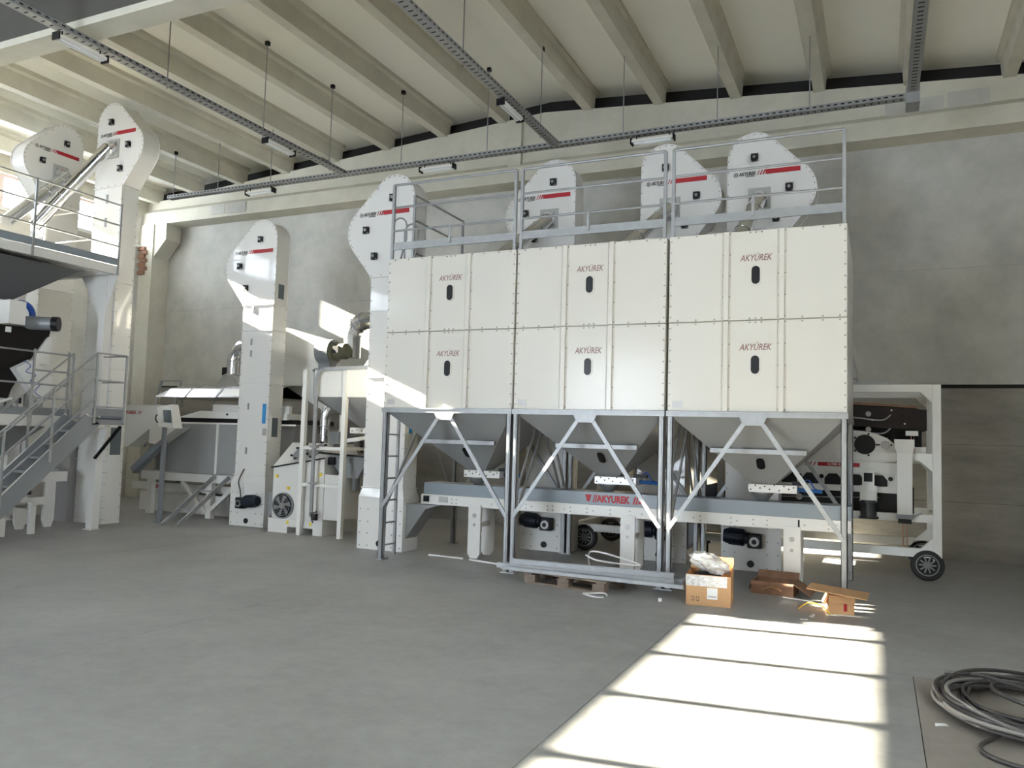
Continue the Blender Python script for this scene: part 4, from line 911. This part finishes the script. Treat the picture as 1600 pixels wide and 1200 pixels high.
# black optical sorter
t = thing('optical_sorter', 'black angular sorting machine on the lower platform, below the dark hopper', 'machine', (-12.0, 7.2, DZ+.05))
BKM = mat('sorter_black', (.003, .003, .0035), .4, spec=.2)
MB().prism([(5.4,3.0),(7.4,3.02),(7.99,3.03),(7.97,2.93),(7.92,2.90),(7.68,2.52),(7.45,2.10),(7.36,1.80),(5.4,1.80)], lambda u, w, x: (x, u, w), -12.5, -11.45).build('sorter_body', BKM, t)
MB().box(-12.5, 5.4, 1.735, -11.4, 7.95, 1.80).build('sorter_base', BLACK, t)
MB().box(-11.45, 7.18, 3.02, -11.2, 7.42, 3.36).build('electric_box', WHITE, t)
MB().box(-12.3, 6.2, 3.02, -11.46, 7.16, 3.27).build('feeder', GREYP, t)
MB().tube([(-11.6,7.55,3.10),(-11.2,7.84,3.10)], .10, 16).build('drum_housing', GREYP, t, smooth=True)
MB().tube([(-11.2,7.84,3.10),(-11.13,7.89,3.10)], .11, 20).build('drum_cap', BLACK, t, smooth=True)
MB().hexa([(-11.8,7.70,2.50),(-11.42,7.70,2.50),(-11.42,7.98,2.50),(-11.8,7.98,2.50)], [(-11.8,7.94,2.92),(-11.42,7.94,2.92),(-11.42,8.0,2.92),(-11.8,8.0,2.92)]).build('vent_box', OFFW, t)
MB().prism([(7.40,2.40),(7.66,2.55),(7.97,2.30),(7.92,2.02),(7.80,1.90)], lambda u, w, x: (x, u, w), -11.449, -11.30).build('white_guard', OFFW, t)
q = bez([(-11.30,7.5,2.52),(-11.28,7.6,2.45),(-11.30,7.55,2.36),(-11.27,7.68,2.32),(-11.3,7.62,2.22),(-11.27,7.76,2.2),(-11.3,7.7,2.08),(-11.28,7.8,2.0)], 6)
MB().tube(q, .006, 5).build('coiled_air_hose', BLUE, t)
MB().box(-11.45, 7.3, 2.92, -11.44, 7.38, 3.0).build('sticker', PAPER, t)
for y, z in ((7.25, 1.80), (7.45, 1.80), (7.70, 1.80), (7.82, 1.80)): MB().tube([(-11.36,y,z),(-11.36,y,z+.16)], .05, 12).build('air_filter', GALV, t, smooth=True)
MB().tube([(-11.3,7.05,1.95),(-11.3,7.2,1.9),(-11.3,7.35,1.95),(-11.3,7.42,1.85)], .03, 8).build('hose_bundle', OFFW, t)
t = thing('hose_reel', 'blue ring-shaped hose reel beside the black sorting machine', 'reel', (-11.7, 7.75, 3.2))
MB().tube([(-11.75+.0, 7.72+.17*math.cos(R(a)), 3.25+.17*math.sin(R(a))) for a in range(0, 361, 15)], .045, 10, cap=False).build('reel_ring', BLUE, t, smooth=True)
MB().box(-11.80, 7.45, 3.1, -11.70, 7.60, 3.36).build('reel_bracket', MOTOR, t)
MB().tube([(-11.75,7.5,3.2),(-11.75,7.62,3.16)], .07, 10).build('reel_motor', GREYP, t)
# small things below the platforms
t = thing('short_conveyor', 'short white conveyor with tapered legs under the landing', 'conveyor', (-12, 8.2, 0))
MB().box(-12.45, 6.6, .70, -11.85, 8.72, .86).build('side_frame', WHITE, t); MB().box(-12.40, 6.6, .86, -11.9, 8.6, .90).build('hood', BLUG, t)
for y in (8.0, 8.45):
    for x in (-12.42, -11.89): MB().add([(x-.02,y-.09,.72),(x-.02,y+.09,.72),(x-.02,y+.09,.12),(x-.02,y+.05,0),(x-.02,y-.05,0),(x-.02,y-.09,.12),(x+.03,y-.09,.72),(x+.03,y+.09,.72),(x+.03,y+.09,.12),(x+.03,y+.05,0),(x+.03,y-.05,0),(x+.03,y-.09,.12)], [(0,1,2,3,4,5),(6,7,8,9,10,11),(0,1,7,6),(1,2,8,7),(2,3,9,8),(3,4,10,9),(4,5,11,10),(5,0,6,11)]).build('leg', WHITE, t)
box('cross_member', WHITE, t, -11.90, 8.09, .35, -11.87, 8.36, .47)
MB().box(-11.87, 7.85, .52, -11.80, 8.10, .70).build('motor_block', BLACK, t)
t = thing('mesh_hopper', 'grey funnel hopper hanging from the lower platform beams', 'hopper', (-12.2, 7.2, .9))
MB().hexa([(-12.3,7.3,.92),(-12.1,7.3,.92),(-12.1,7.5,.92),(-12.3,7.5,.92)], [(-12.8,6.7,1.57),(-11.3,6.7,1.57),(-11.3,7.9,1.57),(-12.8,7.9,1.57)]).build('funnel', CAB, t)
t = thing('grey_casing', 'tall grey sheet metal casing behind the white platform column', 'casing', (-12.4, 9.3, 0))
MB().hexa([(-12.75,9.0,.0),(-12.2,9.0,.0),(-12.2,9.4,.0),(-12.75,9.4,.0)], [(-12.75,9.0,1.55),(-12.2,9.0,1.55),(-12.2,9.4,1.55),(-12.75,9.4,1.55)]).build('casing_body', mat('shaded_grey_paint', (.36,.355,.34), .5), t)
t = thing('cream_machine', 'tall cream machine casing seen through the stairs', 'machine', (-13.9, 8.4, 0))
MB().box(-14.5, 7.9, 0, -13.55, 9.05, 2.55).build('casing_body', OFFW, t, bev=.01)
MB().box(-13.55, 8.3, 1.95, -13.54, 8.45, 2.25).build('dark_slot', BLACK, t)
MB().box(-14.4, 7.5, 0, -13.6, 7.88, 1.5).build('dark_base', MOTOR, t)
MB().box(-13.55, 8.6, 1.95, -13.54, 9.0, 2.05).build('dark_slot', BLACK, t)
t = thing('roller_conveyor', 'low white roller conveyor end under the foot of the stairs', 'conveyor', (-11.9, 7.5, 0))
MB().box(-13.4, 7.30, .36, -11.25, 7.34, .46).box(-13.4, 7.30, .18, -11.25, 7.34, .26).box(-11.29, 7.28, 0, -11.23, 7.36, .40).box(-11.29, 7.72, 0, -11.23, 7.8, .40).box(-13.4, 7.74, .36, -11.25, 7.78, .46).build('frame', WHITE, t)
for i in range(14): MB().tube([(-13.3+.15*i, 7.35, .43), (-13.3+.15*i, 7.73, .43)], .03, 8).build('roller', GALV, t, smooth=True)
MB().box(-11.26, 7.26, .28, -11.20, 7.31, .46).build('end_bearing', BLACK, t)

# ================================================================ FLOOR CLUTTER
t = thing('wooden_pallet', 'weathered wooden pallet lying under the bundle of steel bars', 'pallet', (-3.05, 8.5, 0))
pr = MB; a0 = R(-10)
PC = V(-3.02, 8.58, 0)
def rp(x, y): return PC+V(x*math.cos(a0)-y*math.sin(a0), x*math.sin(a0)+y*math.cos(a0), 0)
def rbox(x0, y0, z0, x1, y1, z1): 
    c_ = [rp(x0,y0), rp(x1,y0), rp(x1,y1), rp(x0,y1)]
    return MB().hexa([p+V(0,0,z0) for p in c_], [p+V(0,0,z1) for p in c_])
for y in (-.38, 0, .38):
    rbox(-.50, y-.05, 0, .50, y+.05, .02).build('bottom_board', WOOD, t)
    for x in (-.50, -.07, .36): rbox(x, y-.05, .02, x+.14, y+.05, .095).build('block', WOOD, t)
for x in (-.5, -.05, .4): rbox(x, -.43, .095, x+.1, .43, .112).build('stringer_board', WOOD, t)
for i in range(6): rbox(-.52, -.43+.15*i, .112, .52, -.43+.15*i+.105, .13).build('deck_board', WOOD, t)
# steel profiles lying on the pallet
bars = [((-3.95,8.30),(-1.93,8.36),.156,.05,.05), ((-3.9,8.42),(-1.86,8.43),.151,.04,.04), ((-3.72,8.62),(-1.80,8.55),.1535,.05,.045), ((-3.85,8.20),(-1.78,8.14),.149,.035,.035), ((-3.80,8.34),(-1.95,8.42),.207,.06,.05)]
for i, (a, b, z, w, h) in enumerate(bars):
    lb = ['galvanised steel profile lying in front of the others on the pallet bundle', 'galvanised steel channel in the middle of the bundle, half hidden by the top profile', 'galvanised steel profile at the rear of the bundle on the pallet', 'thin galvanised angle bar at the very front edge of the bundle', 'wide galvanised profile lying on top of the steel bundle'][i]
    mb = MB(); p_ = V(a[0], a[1], z); q_ = V(b[0], b[1], z)
    d = (q_-p_).normalized(); nn = d.cross(V(0,0,1))
    mb.beam(p_-nn*w/2, q_-nn*w/2, .005, h); mb.beam(p_+nn*w/2, q_+nn*w/2, .005, h); mb.beam(p_-V(0,0,h/2), q_-V(0,0,h/2), w, .005)
    tag(mb.build('steel_profile', GALV, None), lb, 'steel bar', 'steel profiles on the pallet')
ln = lambda nm, pts, r, m_, lb, cat, n=6: tag(MB().tube(pts, r, n).build(nm, m_, None, smooth=True), lb, cat)
ln('white_strip', [(-5.46,9.33,.012),(-4.93,9.30,.012)], .011, WTUBE, 'thin white strip on the floor before the first conveyor leg', 'strip')
ln('white_strip', [(-4.82,9.28,.012),(-4.10,9.08,.012)], .011, WTUBE, 'thin white strip on the floor running to the bin post', 'strip')
ln('plastic_ring', [(-2.66+.125*math.cos(R(a)), 7.95+.125*math.sin(R(a))*.8, .012+.008*math.sin(R(a*2))) for a in range(0, 345, 15)], .008, WTUBE, 'open ring of white plastic tube on the floor in front of the pallet', 'tube')
ln('plastic_tube_loop', bez([(-3.2,9.35,.02),(-3.15,9.15,.24),(-3.0,9.0,.30),(-2.7,8.95,.26),(-2.45,8.9,.20),(-2.95,8.95,.205),(-3.15,9.05,.24)], 6), .010, WTUBE, 'white plastic tube looped beside the steel bundle at the conveyor leg', 'tube')
tag(box('packing_piece', PAPER, None, -2.02, 8.02, 0, -1.985, 8.055, .035, bev=.004), 'small white packing cube on the floor beside the big carton', 'packing piece')
for i, (x, y, lb) in enumerate(((-.55, 8.12, 'crumpled white paper scrap in the sun by the small carton'), (-.62, 7.92, 'tiny torn scrap lying in the sunlit patch'), (.33, 5.35, 'small curled scrap on the floor beside the black cable coil'))):
    m_ = MB(); n = 7
    vs = [(x+random.uniform(-.05,.05), y+random.uniform(-.035,.035), random.uniform(0,.03)) for k in range(n)]
    m_.add(vs, [(0,1,2),(1,2,3),(2,3,4),(3,4,5),(4,5,6)]); tag(m_.build('paper_scrap', PAPER, None), lb, 'scrap')
# cartons
def carton(name, label, c, ang, w, d, h, m_, flaps, th=.006):
    t = thing(name, label, 'box', c)
    ca, sa = math.cos(ang), math.sin(ang)
    Q = lambda x, y, z: V(c[0]+x*ca-y*sa, c[1]+x*sa+y*ca, c[2]+z)
    def bx(x0, y0, z0, x1, y1, z1):
        k = [(x0,y0),(x1,y0),(x1,y1),(x0,y1)]; return MB().hexa([Q(x,y,z0) for x, y in k], [Q(x,y,z1) for x, y in k])
    b = bx(-w/2,-d/2,0,w/2,d/2,th); 
    for q in ((-w/2,-d/2,w/2,-d/2+th),(-w/2,d/2-th,w/2,d/2),(-w/2,-d/2+th,-w/2+th,d/2-th),(w/2-th,-d/2+th,w/2,d/2-th)):
        k = [(q[0],q[1]),(q[2],q[1]),(q[2],q[3]),(q[0],q[3])]; b.hexa([Q(x,y,th) for x, y in k], [Q(x,y,h) for x, y in k])
    b.build('box_body', m_, t)
    for side, L, a in flaps:
        a = R(a); dx, dz = math.cos(a)*L, math.sin(a)*L
        if side == 'f': e = [(-w/2,-d/2,h),(w/2,-d/2,h)]; o = (0,-1)
        if side == 'b': e = [(w/2,d/2,h),(-w/2,d/2,h)]; o = (0,1)
        if side == 'l': e = [(-w/2,d/2,h),(-w/2,-d/2,h)]; o = (-1,0)
        if side == 'r': e = [(w/2,-d/2,h),(w/2,d/2,h)]; o = (1,0)
        p0, p1 = e; f0 = (p0[0]+o[0]*dx, p0[1]+o[1]*dx, h+dz); f1 = (p1[0]+o[0]*dx, p1[1]+o[1]*dx, h+dz)
        MB().hexa([Q(*p0), Q(*p1), Q(*f1), Q(*f0)], [Q(*p0)+V(0,0,.004), Q(*p1)+V(0,0,.004), Q(*f1)+V(0,0,.004), Q(*f0)+V(0,0,.004)]).build('flap', m_, t)
    return t, Q, bx
t, Q, bx = carton('carton', 'big open cardboard carton with clear wrap round its rim and a white label', (-1.555, 8.30, 0), R(6), .43, .46, .30, CARD, (('l', .16, -78), ('b', .12, 80), ('r', .05, 88)))
bx(-.219,-.234,.19,.18,-.231,.295).build('wrap_band', WRAP, t)
lbl = bx(-.01,-.2335,.07,.09,-.231,.18).build('shipping_label', PAPER, t); bx(.0,-.2342,.09,.08,-.2336,.10).build('label_print', PLATE, lbl)
for x in (-.16, -.115):
    bx(x,-.233,.083,x+.028,-.231,.087).build('handling_mark', INK, t); bx(x,-.233,.045,x+.028,-.231,.05).build('handling_mark', INK, t); bx(x,-.233,.045,x+.004,-.231,.085).build('handling_mark', INK, t); bx(x+.024,-.233,.045,x+.028,-.231,.08).build('handling_mark', INK, t)
bx(.2152,.0,.05,.218,.03,.10).build('side_sticker', YEL, t)
# bag in the carton
def lump(name, c, rx, ry, rz, tilt, m_, n1=14, n2=22, amp=.10, seed=1):
    rnd = random.Random(seed); ph = [(rnd.uniform(1, 7), rnd.uniform(1, 7), rnd.uniform(0, 6), rnd.uniform(0, 6)) for _ in range(7)]
    m_b = MB(); Rm = Matrix.Rotation(tilt, 3, 'Y')
    for i in range(n1+1):
        th = math.pi*i/n1
        for j in range(n2):
            f = 2*math.pi*j/n2
            k = 1+amp*sum(math.sin(a*th*2+p)*math.sin(round(b)*f+q) for a, b, p, q in ph)/2.2
            v = Rm@V(rx*math.sin(th)*math.cos(f)*k, ry*math.sin(th)*math.sin(f)*k, rz*math.cos(th)*k); m_b.v.append(V(*c)+v)
    for i in range(n1):
        for j in range(n2): m_b.f.append([i*n2+j, i*n2+(j+1) % n2, (i+1)*n2+(j+1) % n2, (i+1)*n2+j])
    return m_b.build(name, m_, None, smooth=True)
tag(lump('plastic_bag', (-1.56, 8.30, .385), .21, .16, .09, R(20), WRAP, amp=.13), 'crumpled clear plastic bag bulging out of the big carton', 'bag')
tag(lump('packed_part', (-1.58, 8.28, .25), .15, .15, .07, 0, BLACK, amp=.05, seed=3), 'dark wrapped part lying inside the big open carton', 'part')
t, Q, bx = carton('brown_carton', 'shallow flattened brown carton lying open near the last conveyor leg', (-1.03, 9.235, 0), R(-4), .44, .36, .13, CARDD, (('r', .20, -32), ('l', .10, -75), ('b', .08, 60), ('f', .04, -60)))
MB().tube(bez([Q(-.1,-.19,.05), Q(0,-.2,.09), Q(.1,-.19,.05), Q(.05,-.195,.1)], 5), .004, 5).build('string', CARD, t)
t, Q, bx = carton('small_carton', 'small carton with a loose flat lid at the edge of the sunlit patch', (-.345, 8.50, 0), R(10), .23, .20, .17, CARD, (('l', .10, -65), ('r', .08, -60), ('f', .07, -70)))
MB().hexa([Q(-.33,-.20,.235), Q(.20,-.26,.175), Q(.28,.09,.185), Q(-.25,.10,.245)], [p+V(0,0,.008) for p in (Q(-.33,-.20,.235), Q(.20,-.26,.175), Q(.28,.09,.185), Q(-.25,.10,.245))]).build('loose_lid', CARD, t)
bx(-.10,-.104,.10,-.01,-.101,.14).build('label', PAPER, t)
bx(.02,-.103,.03,.05,-.101,.12).build('red_print', RED, t)
ln('yellow_strap', bez([(-.72,8.42,.01),(-.62,8.34,.09),(-.5,8.3,.08),(-.42,8.28,.01)], 6), .006, YEL, 'thin yellow packing strap arching beside the small carton', 'strap')
# fallen white sticks near the cartons
ln('white_stick', [(-.92,8.95,.008),(-.62,8.88,.008)], .007, WTUBE, 'thin white stick lying between the brown carton and small carton', 'stick')
# cable coil
rnd = random.Random(5)
def coil(name, c, rx, ry, turns, seed, r, m_, label, z0=.012, tail=None):
    rn = random.Random(seed); t = thing(name, label, 'cable', (c[0], c[1], 0)); 
    for k in range(turns):
        a0_ = rn.uniform(0, 6.28); ex = rx*rn.uniform(.78, 1.06); ey = ry*rn.uniform(.78, 1.08); ox, oy = rn.uniform(-.05, .05), rn.uniform(-.07, .07)
        zz = z0+k*.0045; w1, w2 = rn.uniform(0, 6), rn.uniform(0, 6)
        pts = []
        for i in range(49):
            a = a0_+2*math.pi*i/48
            kk = 1+.04*math.sin(3*a+w1)+.03*math.sin(2*a+w2)
            pts.append((c[0]+ox+ex*kk*math.cos(a), c[1]+oy+ey*kk*math.sin(a), zz+.018*(1+math.sin(2*a+w2))))
        MB().tube(pts, r, 7, cap=False).build('cable_turn', m_ if k % 4 else CABLEG, t, smooth=True)
    if tail:
        for q_ in tail: MB().tube(bez(q_, 8), r, 7).build('cable_end', m_, t, smooth=True)
coil('cable_coil', (.93, 5.85), .60, .62, 15, 11, .0125, CABLE, 'large loose coil of black cable on the floor by the frame edge', tail=[[(.42,6.42,.06),(.62,6.2,.12),(.85,6.0,.12),(1.2,5.9,.1)], [(.60,5.25,.03),(.50,5.1,.015),(.52,4.95,.015),(.66,4.85,.015),(.85,4.86,.02)], [(1.1,6.1,.1),(.72,6.12,.11),(.66,5.95,.1),(.85,5.75,.08),(1.2,5.62,.06)]])
